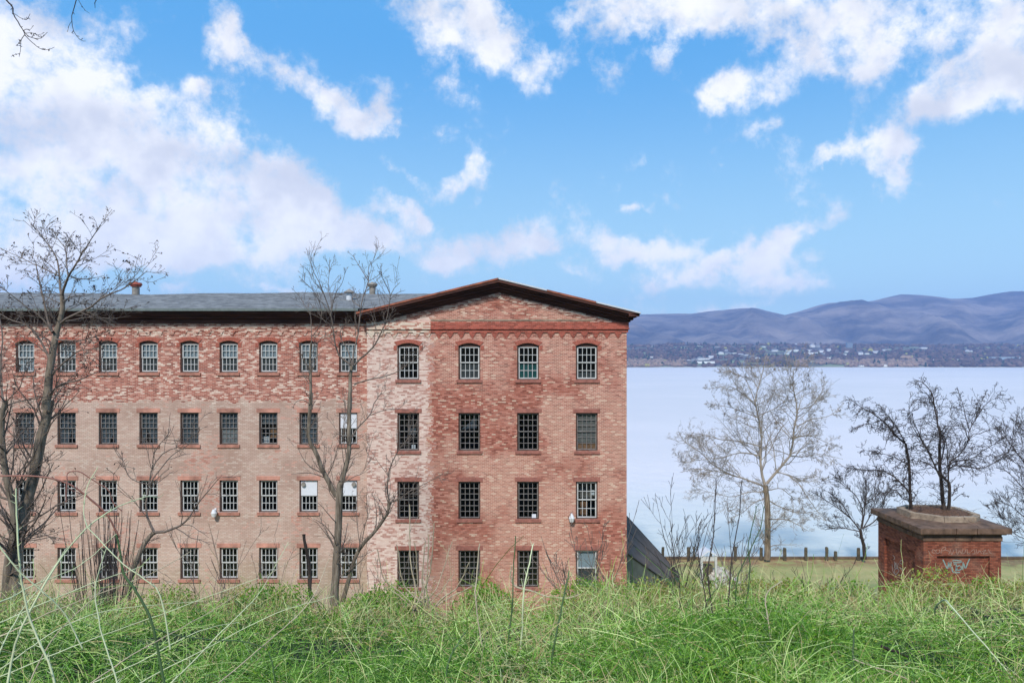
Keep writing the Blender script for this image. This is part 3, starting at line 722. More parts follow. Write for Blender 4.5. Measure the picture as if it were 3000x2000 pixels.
# vents on the roof
def vent(px, base, Yv, top, m1, m2, r, kind):
    X_, _, z0 = W(px, base, Yv); z1 = W(px, top, Yv)[2]; h = z1-z0
    p_ = MB().cyl((X_, Yv), r, r, z0-.25, z0+h*.62).build('roof_vent', m1, mill)
    c = MB()
    if kind == 0: c.cyl((X_, Yv), r*1.35, r*1.6, z0+h*.55, z0+h*.72); c.cyl((X_, Yv), r*1.75, r*1.5, z0+h*.73, z0+h*.9); c.cyl((X_, Yv), r*.6, r*.4, z0+h*.9, z1)
    else: c.cyl((X_, Yv), r*1.0, r*2.1, z0+h*.62, z0+h*.68); c.cyl((X_, Yv), r*2.1, r*.15, z0+h*.685, z1)
    q = c.build('cap', m2, None); me = q.data; q.parent = p_; o0 = org(mill)
    for v in me.vertices: v.co -= Vector(o0)
vent(398, 858, 46.0, 825, M['galv'], M['capred'], .22, 0)
vent(1023, 880, 42.6, 846, M['flash'], M['galv'], .17, 1)
vent(1091, 858, 46.0, 826, M['galv'], M['galv'], .19, 0)
# flood lamps on the wall
def lamp(px, py, Yf):
    X_, _, z = W(px, py, Yf)
    b = MB().box(X_-.05, X_+.05, Yf-.05, Yf-.001, z+.08, z+.22).box(X_-.02, X_+.02, Yf-.28, Yf-.05, z+.12, z+.16)
    o = b.build('wall_lamp', M['lamp'], mill)
    q = MB().cyl((X_, Yf-.24), .10, .16, z-.18, z+.02).cyl((X_, Yf-.24), .14, .07, z+.021, z+.2).build('lamp_head', M['lamp'], None)
    for v in q.data.vertices: v.co -= Vector(org(mill))
    q.parent = o
lamp(1674, 1515, YG); lamp(632, 1500, YW)

# lean-to of ribbed panels beside the far corner
lt = thing('lean_to_shed', 'grey panelled lean-to roof with dark seams sloping down beside the mill corner', 'shed', (7.5, 45, 0))
Pw = [W(1832, 1508, 49), W(1832, 1549, 46.5), W(1832, 1577, 44), W(1832, 1617, 41.5)]
Pf = [W(1990, 1682, 51), W(1986, 1690, 50), W(1966, 1694, 48.5), W(1936, 1690, 46)]
for k in range(3):
    a, b_, c, d = map(Vector, (Pw[k], Pw[k+1], Pf[k+1], Pf[k])); nrm = (b_-a).cross(c-a).normalized()*.06
    q = MB().prism([a, b_, c, d], nrm*.5, -nrm*.5).build('roof_panel', M['panelroof'], lt)
for k in range(4):
    P = np.array([[Pw[k], Pf[k]]]); P = P[:, 0, None, :]+(P[:, 1, None, :]-P[:, 0, None, :])*np.linspace(0, 1, 3)[None, :, None]
    nb_ = NB().tube(P, np.full((1, 3), .055), 6); nb_.build('seam', M['seam'], lt)
a, c = Vector(Pw[3]), Vector(Pf[3])
MB().prism([a, c, Vector((c.x, c.y, 0)), Vector((a.x, a.y, 0))], (0, .03, 0), (.03, .13, 0)).build('wall', mat('greenish_grey_cladding', (.13, .14, .115), .7, var=.25, vs=1.5), lt)

# ============================================================ STONE CAPPED BRICK PIER
pier = thing('brick_pier', 'square brick pier with stepped stone coping and graffiti, trees growing on top', 'pier', (20.8, 36.4, 0))
PX0, PX1, PY0, PY1 = 19.06, 22.65, 34.3, 38.55
zt = 6.72
b = MB()
fx0, fx1 = PX0+.62, PX1-.52; ft = CZ+(HZ-1628)*34.3/F
sy0, sy1 = PY0+.75, PY1-.62; stz = ft
b.poly([(PX0, PY0, 0), (fx0, PY0, 0), (fx0, PY0, zt), (PX0, PY0, zt)]); b.poly([(fx1, PY0, 0), (PX1, PY0, 0), (PX1, PY0, zt), (fx1, PY0, zt)]); b.poly([(fx0, PY0, ft), (fx1, PY0, ft), (fx1, PY0, zt), (fx0, PY0, zt)])
dp = .14
b.poly([(fx0, PY0+dp, 0), (fx1, PY0+dp, 0), (fx1, PY0+dp, ft), (fx0, PY0+dp, ft)]); b.poly([(fx0, PY0, ft), (fx1, PY0, ft), (fx1, PY0+dp, ft), (fx0, PY0+dp, ft)])
for q in (fx0, fx1): b.poly([(q, PY0, 0), (q, PY0+dp, 0), (q, PY0+dp, ft), (q, PY0, ft)])
b.poly([(PX0, PY0, 0), (PX0, sy0, 0), (PX0, sy0, zt), (PX0, PY0, zt)]); b.poly([(PX0, sy1, 0), (PX0, PY1, 0), (PX0, PY1, zt), (PX0, sy1, zt)]); b.poly([(PX0, sy0, stz), (PX0, sy1, stz), (PX0, sy1, zt), (PX0, sy0, zt)])
b.poly([(PX0+dp, sy0, 0), (PX0+dp, sy1, 0), (PX0+dp, sy1, stz), (PX0+dp, sy0, stz)]); b.poly([(PX0, sy0, stz), (PX0, sy1, stz), (PX0+dp, sy1, stz), (PX0+dp, sy0, stz)])
for q in (sy0, sy1): b.poly([(PX0, q, 0), (PX0+dp, q, 0), (PX0+dp, q, stz), (PX0, q, stz)])
b.poly([(PX1, PY0, 0), (PX1, PY1, 0), (PX1, PY1, zt), (PX1, PY0, zt)]); b.poly([(PX0, PY1, 0), (PX1, PY1, 0), (PX1, PY1, zt), (PX0, PY1, zt)])
b.build('wall', M['pier'], pier)
def slabs(name, x0, x1, y0, y1, z0, z1, m, cuts=3, bev=.02):
    """ring course of stone blocks with open joints"""
    b = MB(); g = .012
    xs = np.linspace(x0, x1, cuts+1)+np.array([0]+[.25, -.2, .3, -.1][:cuts-1]+[0]); ys = np.linspace(y0, y1, cuts+1)
    for i in range(cuts): b.box(xs[i]+g, xs[i+1]-g, y0, y0+.9, z0, z1); b.box(xs[i]+g, xs[i+1]-g, y1-.9, y1, z0, z1)
    for i in range(cuts):
        a, c = max(ys[i], y0+.9)+g, min(ys[i+1], y1-.9)-g
        if c > a: b.box(x0, x0+.9, a, c, z0, z1); b.box(x1-.9, x1, a, c, z0, z1)
    return b.build(name, m, pier, bevel=bev)
zc1 = CZ+(HZ-1548)*34/F
slabs('stone_band', PX0-.05, PX1+.06, PY0-.05, PY1+.05, zt, zt+.20, M['stone'])
MB().box(PX0-.02, PX1+.02, PY0-.02, PY1+.02, zt+.20, zt+.30).build('frieze', M['stone'], pier)
slabs('moulding', PX0-.16, PX1+.18, PY0-.16, PY1+.14, zt+.30, zc1-.27, M['stone'])
cp = slabs('coping', PX0-.30, PX1+.34, PY0-.30, PY1+.26, zc1-.27, zc1, M['stone'], bev=.03)
b = MB(); cx0, cx1, cy0, cy1 = PX0-.29, PX1+.33, PY0-.29, PY1+.25
ins = .85; zi = zc1+.10
o_ = [(cx0, cy0, zc1+.002), (cx1, cy0, zc1+.002), (cx1, cy1, zc1+.002), (cx0, cy1, zc1+.002)]; i_ = [(cx0+ins, cy0+ins, zi), (cx1-ins, cy0+ins, zi), (cx1-ins, cy1-ins, zi), (cx0+ins, cy1-ins, zi)]
for k in range(4): b.poly([o_[k], o_[(k+1) % 4], i_[(k+1) % 4], i_[k]])
b.poly(i_); b.build('weathering', M['stone'], pier)
oc = [(20.35, 34.85), (21.85, 34.85), (22.42, 35.45), (22.42, 37.3), (21.85, 37.9), (20.1, 37.9), (19.35, 37.3), (19.35, 35.95)]
cxm, cym = 20.9, 36.4
b = MB(); zq0, zq1 = zc1-.03, zi+.26
for k in range(8):
    p, q = oc[k], oc[(k+1) % 8]; sc = .84
    pi, qi = [(cxm+(a-cxm)*sc, cym+(c-cym)*sc) for a, c in (p, q)]
    e = .006
    p2 = (p[0]+(q[0]-p[0])*e, p[1]+(q[1]-p[1])*e); q2 = (q[0]-(q[0]-p[0])*e, q[1]-(q[1]-p[1])*e)
    b.prism([(*p2, 0), (*q2, 0), (*qi, 0), (*pi, 0)], (0, 0, zq0), (0, 0, zq1-(.04 if k == 1 else 0)))
b.build('octagonal_curb', M['palestone'], pier, bevel=.015)
n = 26; V = []; Q = []
for i in range(n):
    for j in range(n):
        u, v = i/(n-1)*2-1, j/(n-1)*2-1; x_, y_ = 20.9+u*1.45, 36.4+v*1.45
        rr = math.hypot(u, v); V.append((x_, y_, zi+.17+.24*max(0, 1-rr)+.16*float(fbm(x_*3, y_*3, 3)) if abs(u)+abs(v) < 1.25 and max(abs(u), abs(v)) < .93 else zc1-.12))
ii = np.arange(n*n).reshape(n, n); mesh_np('litter_mound', V, grid_quads(n, n), M['soil'], pier)
P = []; 
for k in range(420):
    q = np.array([20.9+rng.normal()*.65, 36.4+rng.normal()*.7, zi+.15]); d = rng.normal(size=3); d[2] = abs(d[2])*.9; d /= np.linalg.norm(d); L_ = rng.uniform(.2, .75); ln = [q]
    for j in range(6): d = d+rng.normal(size=3)*.3; d[2] -= .12; d /= np.linalg.norm(d); ln.append(ln[-1]+d*L_/6)
    P.append(ln)
tag(NB().tube(np.array(P), np.linspace(.009, .004, 7)[None]*np.ones((420, 1)), 4).build('brushwood', mat('brown_brushwood', (.17, .10, .065), .9, var=.5, vs=5), pier), kind='stuff')
# graffiti strokes painted on the brick
M['gwhite'] = mat('faded_white_spray', (.36, .25, .20), .8, var=.15); M['gmint'] = mat('mint_spray', (.24, .34, .32), .8, var=.15); M['gwhite2'] = mat('white_spray', (.45, .42, .40), .8, var=.15)
def strokes(name, m, lines, wd, plane):
    """lines: polylines of photo pixels; plane 'f' front (y fixed) or 's' side (x fixed)"""
    b = MB()
    for ln in lines:
        pts = []
        for px, py in resample(ln, max(4, 5*(len(ln)-1))):
            if plane[0] == 'f': Yq = plane[1]; pts.append(Vector((((px-1500)*Yq/F), Yq-.004, CZ+(HZ-py)*Yq/F)))
            else: Yq = plane[1]*F/(px-1500); pts.append(Vector((plane[1]-.004, Yq, CZ+(HZ-py)*Yq/F)))
        for a, c in zip(pts[:-1], pts[1:]):
            d = (c-a).normalized(); nn = Vector((-d.z, 0, d.x)) if plane[0] == 'f' else Vector((0, -d.z, d.y)); nn *= wd
            b.prism([a-nn, a+nn, c+nn, c-nn], (0, 0, 0), (0, -.003, 0) if plane[0] == 'f' else (-.003, 0, 0))
    return b.build(name, m, pier)
def c4(l): return [[(2500+x/4.48, 1400+y/4.48) for x, y in s] for s in l]
strokes('graffiti', M['gwhite'], c4([[(1075, 950), (1040, 935), (1035, 975), (1075, 980)], [(1100, 930), (1080, 960), (1105, 985), (1135, 960), (1120, 930)], [(1150, 985), (1160, 930), (1195, 905), (1215, 915), (1190, 945), (1160, 950)], [(1205, 940), (1260, 960), (1250, 1000)], [(1270, 930), (1290, 1000), (1320, 940)], [(1345, 920), (1365, 1000), (1390, 950), (1420, 990)],
 [(1440, 930), (1425, 985), (1465, 975), (1470, 935)], [(1490, 925), (1500, 990), (1530, 985)], [(1545, 960), (1580, 935), (1595, 985), (1560, 990)], [(1610, 930), (1625, 985), (1660, 950), (1680, 990)], [(1690, 960), (1740, 940), (1700, 990), (1760, 985)], [(1770, 930), (1790, 975), (1815, 985)], [(985, 950), (1010, 1000), (1045, 1035)]]), .011, ('f', PY0))
strokes('graffiti', M['gmint'], c4([[(1175, 1065), (1205, 1130), (1235, 1185), (1250, 1100), (1265, 1170), (1285, 1100)], [(1300, 1085), (1330, 1075), (1415, 1085), (1400, 1105), (1310, 1105)], [(1320, 1130), (1350, 1130), (1345, 1220)], [(1400, 1140), (1355, 1165), (1370, 1205), (1415, 1190), (1410, 1150)], [(1450, 1120), (1470, 1180), (1500, 1110), (1525, 1055)], [(1440, 1100), (1435, 1200)], [(1290, 1160), (1310, 1230), (1400, 1235)]]), .026, ('f', PY0+dp))
strokes('graffiti', M['gwhite2'], c4([[(540, 1090), (545, 1180), (560, 1105), (575, 1190), (590, 1110)], [(610, 1100), (630, 1075), (655, 1095), (640, 1125), (612, 1110)], [(510, 1130), (520, 1220), (560, 1260), (600, 1210), (570, 1180), (540, 1215), (560, 1290)], [(610, 1170), (650, 1200), (640, 1260), (600, 1280)], [(520, 1010), (545, 1040), (530, 1070)]]), .014, ('s', PX0+dp))
#==PLANTS==
def gz(x, y): return float(ground(x, y))
def branch(P, Rd, m, lenf, ang, k, trop=.1, jit=.25, t0=.25, t1=1.0, rf=.55, lmin=.0, jl=.4, flat=.0):
    """children on every branch; fully vectorised"""
    n, kk, _ = P.shape
    L = np.linalg.norm(np.diff(P, axis=1), axis=2).sum(1)
    par = np.repeat(np.arange(n), m); N = len(par)
    if N == 0: return np.zeros((0, k, 3)), np.zeros((0, k))
    tt = rng.uniform(t0, t1, N)*(kk-1.001); i = tt.astype(int); f = (tt-i)[:, None]
    S = P[par, i]*(1-f)+P[par, i+1]*f; T = P[par, i+1]-P[par, i]; T /= np.linalg.norm(T, axis=1, keepdims=True)+1e-9
    r0 = Rd[par, i]*(1-f[:, 0])+Rd[par, i+1]*f[:, 0]
    A = np.cross(T, rng.normal(size=(N, 3))); A /= np.linalg.norm(A, axis=1, keepdims=True)+1e-9
    a = ang*rng.uniform(.6, 1.3, N)[:, None]
    D = T*np.cos(a)+A*np.sin(a); D[:, 2] += trop; D /= np.linalg.norm(D, axis=1, keepdims=True)
    ln = np.maximum(L[par]*lenf*(1-.45*tt/(kk-1))*rng.uniform(1-jl, 1+jl, N), lmin)
    Q = np.zeros((N, k, 3)); Q[:, 0] = S
    for j in range(1, k):
        D = D+rng.normal(size=(N, 3))*jit; D[:, 2] += trop*.6; D /= np.linalg.norm(D, axis=1, keepdims=True)
        Q[:, j] = Q[:, j-1]+D*(ln/(k-1))[:, None]
    rr = np.minimum(r0*rf, .004+ln*.013)[:, None]*np.linspace(1, .35, k)[None]
    return Q, rr
def to3(pts, Y0, dy, r0, r1, k=12):
    """photo pixels -> a limb in space starting at depth Y0 and wandering dy metres in depth"""
    q = resample(pts, k); s = np.linspace(0, 1, k); y = Y0+dy*s
    P = np.stack([(q[:, 0]-1500)*y/F, y, CZ+(HZ-q[:, 1])*y/F], 1)
    return P, (r0+(r1-r0)*s**.8)*Y0/F
def traced_tree(name, label, cat, limbs, Y0, base, levels, mb, mt, group=None, minr=.004, pods=0, extra=None, clump=None):
    """limbs: (pts, r0px, r1px, dy, is_trunk). levels: list of dicts for branch()"""
    root = thing(name, label, cat, base, group)
    tr = NB(); cr = NB(); LP = []; LR = []
    for pts, r0, r1, dy, ist in limbs:
        r0, r1 = (r0*.84, r1*.84) if ist else (r0, r1)
        P, Rr = to3(pts, Y0 if not isinstance(dy, tuple) else Y0+dy[0], dy if not isinstance(dy, tuple) else dy[1], r0, r1)
        if not ist: Rr = Rr*.72
        P = P+rng.normal(size=P.shape)*Rr[:, None]*(.07 if ist else .25)
        (tr if ist else cr).tube(P[None], Rr[None], 8 if ist else 6)
        LP.append(P); LR.append(Rr)
    P = np.array(LP); Rr = np.array(LR); tips = []
    for i, lv in enumerate(levels):
        lv = dict(lv); w = lv.pop('w', None)
        if w is not None:   # weight by length: more children on long limbs
            L = np.linalg.norm(np.diff(P, axis=1), axis=2).sum(1); m = np.maximum(1, (L*w)).astype(int); lv['m'] = m
        P, Rr = branch(P, Rr, **lv); Rr = np.maximum(Rr, minr*(1 if i > 0 else 1.3))
        if len(P): cr.tube(P, Rr, 4 if i == 0 else 3); tips.append(P[:, -1])
    tr.build('trunk', mb, root, smooth=True); cr.build('crown', mt, root, smooth=True)
    if pods:
        tp = tips[-1]; tp = tp[rng.random(len(tp)) < pods]; V, Q = leaves(tp, .022 if Y0 < 10 else (.085 if Y0 < 40 else .07), .4); tag(mesh_np('seed_pods', V, Q, M['deadleaf'], root), kind='stuff')
    return root
def c(l, ox, oy, s): return [(ox+x/s, oy+y/s) for x, y in l]
# ---- big locust at the left
A1 = lambda l: c(l, 0, 600, 2.613); A5 = lambda l: c(l, 0, 1150, 2.413)
Y = 22.0
limbs = [(A5([(95, 1500), (110, 1200), (140, 980), (190, 770), (240, 560), (290, 330), (330, 180), (350, 50)]), 26, 15, .4, True),
 (A1([(350, 1568), (375, 1300), (410, 1100), (425, 1000), (455, 900), (480, 780), (475, 690)]), 15, 7, .3, True),
 (A1([(475, 690), (500, 610), (535, 530), (590, 440), (640, 350), (700, 260), (770, 150)]), 6, 1.2, -.8, False),
 (A1([(472, 690), (460, 600), (450, 500), (430, 400), (380, 320), (320, 240), (240, 150)]), 5, 1.2, .8, False),
 (A1([(450, 540), (400, 520), (300, 470), (230, 440), (150, 400), (60, 360), (0, 330)]), 3, 1, .9, False),
 (A1([(520, 540), (510, 440), (500, 340), (450, 270), (410, 200)]), 3, .9, 1.2, False),
 (A1([(460, 905), (550, 850), (680, 790), (800, 700), (950, 640), (1060, 560), (1130, 500)]), 6, 1.1, -1.0, False),
 (A1([(400, 1300), (450, 1240), (560, 1150), (600, 1120), (700, 1105), (760, 1090)]), 5, 1.2, -.8, False),
 (A1([(380, 1180), (330, 1080), (270, 980), (180, 910), (80, 880), (0, 830)]), 5, 1.3, .9, False),
 (A1([(380, 1450), (450, 1380), (600, 1340), (700, 1300), (780, 1260)]), 5, 1.1, -.9, False),
 (A1([(405, 980), (370, 900), (340, 750), (310, 620), (280, 480), (270, 430)]), 6, 1.1, .7, False),
 (A1([(400, 960), (300, 850), (200, 780), (100, 700), (0, 620)]), 4.5, 1.3, -.7, False),
 (A1([(430, 1030), (560, 1040), (650, 1030), (800, 980), (900, 920)]), 4, .9, -1.1, False),
 (A1([(470, 900), (560, 880), (700, 860), (860, 870), (1000, 850)]), 3.5, .8, 1.1, False),
 (A1([(480, 740), (560, 700), (680, 690), (760, 650)]), 3, .8, 1.1, False),
 (A1([(530, 545), (620, 570), (720, 560), (800, 540)]), 2.5, .8, 1.1, False),
 (A5([(40, 1500), (50, 1350), (65, 1150), (100, 1000), (95, 800), (55, 640), (20, 420), (12, 180), (42, 60)]), 18, 8, -.6, True),
 (A1([(40, 1568), (15, 1450), (2, 1330), (10, 1150), (20, 1000), (-10, 850)]), 5, 2, .5, False),
 (A1([(45, 1510), (110, 1440), (150, 1400), (190, 1270), (210, 1150)]), 3, .8, -.6, False),
 (A5([(200, 940), (260, 970), (340, 1010), (430, 1040)]), 2.5, 1, -1, False),
 (A5([(250, 700), (310, 690), (300, 600), (350, 540), (330, 470)]), 2, .8, -.7, False),
 (A5([(80, 620), (50, 500), (90, 430), (150, 380)]), 2, .8, .7, False)]
lv = [dict(w=5, lenf=.36, ang=.85, k=6, trop=.10, jit=.16, t0=.15, rf=.42, m=1), dict(m=5, lenf=.5, ang=.7, k=4, trop=.06, jit=.2, t0=.2), dict(m=2, lenf=.55, ang=.6, k=3, trop=.05, jit=.2, t0=.3)]
traced_tree('locust_tree', 'tall bare tree with twin furrowed trunks and dry pods at the left edge', 'tree', limbs, Y, (-13.8, 22, gz(-13.8, 22)), lv, M['bark'], M['twig'], pods=.7, minr=.0045)
# ---- middle locust
A6 = lambda l: c(l, 600, 1150, 2.412); A2 = lambda l: c(l, 700, 700, 3.137)
Y = 29.0
limbs = [(A6([(915, 1500), (922, 1350), (932, 1150), (945, 900), (952, 700), (962, 640)]), 15, 11, .0, True),
 (A6([(955, 680), (975, 600), (1003, 500), (1020, 380), (1020, 200), (1025, 0)]), 9, 7, .3, True),
 (A6([(930, 730), (880, 640), (830, 540), (790, 430), (735, 330), (738, 200), (750, 0)]), 9, 6, -.4, True),
 (A2([(1020, 1568), (1022, 1400), (1022, 1300), (1035, 1165)]), 7, 5.5, (.3, .1), True),
 (A2([(665, 1568), (660, 1400), (658, 1240), (655, 1100), (665, 950)]), 5.5, 3.5, (-.4, -.1), True),
 (A2([(1040, 1160), (980, 1120), (910, 1060), (880, 940), (860, 800), (848, 690), (800, 560), (760, 440), (700, 330), (665, 230), (660, 150)]), 4, .8, -.8, False),
 (A2([(855, 640), (870, 560), (900, 480), (950, 400), (980, 280)]), 2, .7, (-.4, -.7), False),
 (A2([(850, 690), (845, 560), (820, 440), (830, 300), (835, 170)]), 2, .6, (-.3, .8), False),
 (A2([(1040, 1150), (1000, 1020), (940, 920), (935, 840), (980, 770)]), 2.6, 1, .6, False),
 (A2([(1048, 1160), (1060, 1000), (1100, 850), (1120, 640), (1150, 500), (1190, 400), (1190, 260), (1240, 190)]), 4, .8, .8, False),
 (A2([(1188, 380), (1130, 290), (1070, 190), (1045, 150)]), 2, .7, (.6, .4), False),
 (A2([(1188, 390), (1260, 350), (1310, 310)]), 1.5, .6, (.6, -.5), False),
 (A2([(1065, 1150), (1150, 1070), (1250, 980), (1300, 870), (1350, 760), (1380, 620), (1400, 490), (1480, 400)]), 4.5, .9, -.9, False),
 (A2([(1390, 500), (1340, 400), (1310, 330), (1300, 240)]), 2, .6, (-.7, -.5), False),
 (A2([(1385, 560), (1450, 500), (1530, 470)]), 1.6, .6, (-.7, .5), False),
 (A2([(1110, 620), (1040, 560), (1060, 430)]), 1.8, .7, (.4, .5), False),
 (A2([(1060, 1330), (1200, 1290), (1350, 1260), (1500, 1190), (1650, 1060)]), 3.2, .9, -1, False),
 (A2([(665, 1210), (600, 1120), (555, 1000), (560, 950)]), 2.2, .8, (-.5, -.5), False),
 (A2([(668, 1220), (715, 1090), (720, 960), (770, 900), (860, 880)]), 2.4, .8, (-.5, .7), False),
 (A2([(665, 950), (665, 800), (655, 690), (600, 600), (540, 500)]), 2, .7, (-.5, .4), False),
 (A2([(665, 900), (740, 800), (760, 650), (700, 500), (640, 430), (570, 370)]), 2, .7, (-.5, -.6), False),
 (A6([(1022, 350), (1080, 250), (1165, 160), (1200, 70), (1250, 0)]), 4, 1.6, (.2, .9), False),
 (A6([(1165, 160), (1280, 120), (1400, 118), (1480, 150)]), 2.2, .8, (.5, .8), False),
 (A6([(1010, 500), (980, 300), (990, 120), (985, 0)]), 2, .9, (.2, .7), False),
 (A6([(740, 80), (690, 50), (640, 70), (625, 110)]), 2, .8, (-.5, -.4), False),
 (A6([(900, 690), (870, 560), (930, 440), (870, 380)]), 1.5, .6, .5, False),
 (A6([(975, 640), (1060, 590), (1120, 560), (1150, 450), (1190, 300)]), 2, .7, .6, False),
 (A6([(970, 1480), (1000, 1380), (1050, 1200), (1110, 1080), (1200, 980), (1290, 850), (1303, 770)]), 9, 4.5, (.3, -.8), True),
 (A6([(1303, 770), (1290, 650), (1310, 530), (1370, 400), (1440, 320), (1500, 200)]), 4, 1, (-.5, -.4), False),
 (A6([(1303, 772), (1360, 760), (1440, 700), (1560, 640), (1700, 560)]), 3, .8, (-.5, -.7), False),
 (A6([(1100, 1090), (1080, 960), (1070, 820), (1080, 700)]), 2.2, .7, (0, .6), False), (A6([(1110, 1060), (1130, 940), (1150, 860), (1140, 700)]), 2.2, .7, (0, -.6), False),
 (A6([(1240, 900), (1230, 800), (1215, 750)]), 1.3, .5, (-.3, .4), False)]
lv = [dict(w=4.6, lenf=.32, ang=.8, k=6, trop=.12, jit=.16, t0=.2, rf=.5, m=1), dict(m=3, lenf=.5, ang=.7, k=4, trop=.08, jit=.2, t0=.2), dict(m=2, lenf=.55, ang=.6, k=3, trop=.05, jit=.2, t0=.3)]
traced_tree('locust_tree', 'tall bare forked tree in front of the inner corner of the mill', 'tree', limbs, Y, (-7.2, 29, gz(-7.2, 29)), lv, M['bark'], M['twig'], minr=.0048)
# ---- leaning small tree by the lower windows
limbs = [(A5([(900, 1450), (930, 1300), (980, 1150), (1040, 1040), (1095, 980)]), 10, 7, .2, True),
 (A5([(1090, 980), (1050, 900), (1035, 780), (1055, 650), (1075, 540), (1140, 440), (1230, 390), (1320, 380)]), 6, 1, .5, False),
 (A5([(1100, 985), (1230, 960), (1330, 890), (1400, 780), (1500, 660), (1570, 580)]), 6, 1, -.5, False),
 (A5([(1050, 650), (950, 620), (900, 570), (870, 480), (820, 400)]), 2.6, .8, .6, False),
 (A5([(1075, 540), (1090, 430), (1150, 340), (1200, 300), (1230, 230)]), 2.4, .8, -.6, False),
 (A5([(1060, 640), (1150, 520), (1230, 430), (1380, 330), (1400, 200)]), 3, .8, .7, False),
 (A5([(1070, 920), (960, 780), (800, 600), (900, 480)]), 1.8, .7, -.8, False),
 (A5([(1330, 900), (1380, 850), (1350, 960)]), 1.5, .6, .4, False)]
lv2 = [dict(w=3.0, lenf=.36, ang=.8, k=5, trop=.08, jit=.2, t0=.2, rf=.5, m=1), dict(m=3, lenf=.5, ang=.7, k=3, trop=.05, jit=.2, t0=.2)]
traced_tree('bare_tree', 'small leaning bare tree with forked crown before the long wing', 'tree', limbs, 24, (-11.3, 24, gz(-11.3, 24)), lv2, M['bark'], M['twig'], pods=.2, minr=.006)
# ---- broken stump
root = thing('broken_trunk', 'dark broken dead trunk standing before the lower windows, near the tall forked tree', 'tree trunk', (-7.4, 26, gz(-7.4, 26)))
P, Rr = to3(A6([(745, 1560), (742, 1400), (740, 1250), (722, 1130), (703, 1040), (700, 1000)]), 26, 0, 6, 4.5, 14); Rr *= 1+.35*rng.normal(size=14)*.6
NB().tube(P[None], Rr[None], 7).build('trunk', M['darkbark'], root, smooth=True)
# ---- riverside sycamore
A7 = lambda l: c(l, 1800, 1000, 2.09)
limbs = [(A7([(935, 1332), (938, 1200), (938, 1000), (925, 880)]), 11.5, 8.5, 0, True),
 (A7([(925, 885), (905, 800), (890, 720), (900, 580), (880, 450), (862, 380), (880, 280), (905, 200), (920, 130)]), 6, 1.2, .3, False),
 (A7([(935, 870), (1000, 790), (1080, 690), (1095, 560), (1120, 430), (1105, 330), (1090, 250), (1100, 170)]), 6, 1.2, -.8, False),
 (A7([(922, 890), (830, 850), (700, 810), (610, 760), (530, 680), (440, 620)]), 4.5, 1, .8, False),
 (A7([(700, 810), (600, 790), (500, 780), (400, 800)]), 2.4, .8, .8, False),
 (A7([(890, 700), (780, 680), (660, 710), (560, 720), (420, 740)]), 3, .8, -1, False),
 (A7([(893, 640), (760, 610), (650, 600), (550, 570), (470, 560)]), 3, .8, 1.4, False),
 (A7([(868, 395), (780, 315), (700, 275), (620, 285)]), 2.4, .7, -1, False), (A7([(885, 470), (790, 430), (700, 400), (610, 390)]), 2.2, .7, 1, False),
 (A7([(862, 370), (800, 230), (720, 190), (650, 170)]), 2, .6, .8, False), (A7([(885, 290), (820, 200), (790, 150)]), 1.8, .6, .8, False),
 (A7([(888, 450), (990, 405), (1060, 340), (1080, 260)]), 2.4, .7, 1, False), (A7([(905, 230), (960, 190), (1000, 180)]), 1.6, .6, .5, False),
 (A7([(918, 920), (830, 920), (720, 950), (620, 930), (500, 900)]), 3, .7, -1, False), (A7([(920, 960), (850, 990), (780, 1050), (700, 1080)]), 2.2, .7, 1, False),
 (A7([(940, 970), (1010, 1010), (1090, 1040), (1170, 1050), (1260, 1030)]), 3, .7, .8, False), (A7([(945, 1090), (1050, 1088), (1120, 1120), (1190, 1160)]), 3, .7, -.8, False),
 (A7([(1095, 590), (1180, 575), (1260, 600), (1340, 640)]), 2.6, .7, .8, False), (A7([(1118, 520), (1200, 480), (1300, 460), (1370, 420)]), 2.6, .7, -.8, False),
 (A7([(1075, 700), (1160, 705), (1260, 690), (1400, 720)]), 3, .7, .6, False), (A7([(1118, 410), (1200, 400), (1260, 330), (1290, 240)]), 2.2, .6, .6, False),
 (A7([(1105, 330), (1170, 280), (1180, 210)]), 1.8, .6, -.6, False), (A7([(990, 800), (1080, 820), (1180, 860), (1260, 830)]), 2.4, .7, -.6, False),
 (A7([(935, 910), (1020, 900), (1090, 950), (1160, 960)]), 2.4, .7, 1, False), (A7([(1095, 600), (1020, 500), (960, 500)]), 1.8, .6, .9, False)]
lv3 = [dict(w=4.2, lenf=.40, ang=.9, k=6, trop=.06, jit=.2, t0=.12, rf=.45, m=1), dict(m=7, lenf=.46, ang=.8, k=4, trop=.03, jit=.25, t0=.15), dict(m=5, lenf=.5, ang=.8, k=3, trop=.0, jit=.3, t0=.2)]
traced_tree('sycamore_tree', 'large pale barked bare tree with broad crown at the river edge', 'tree', limbs, 55.6, (19.1, 55.6, 0), lv3, M['sycbark'], M['syctwig'], pods=.12, minr=.0075)
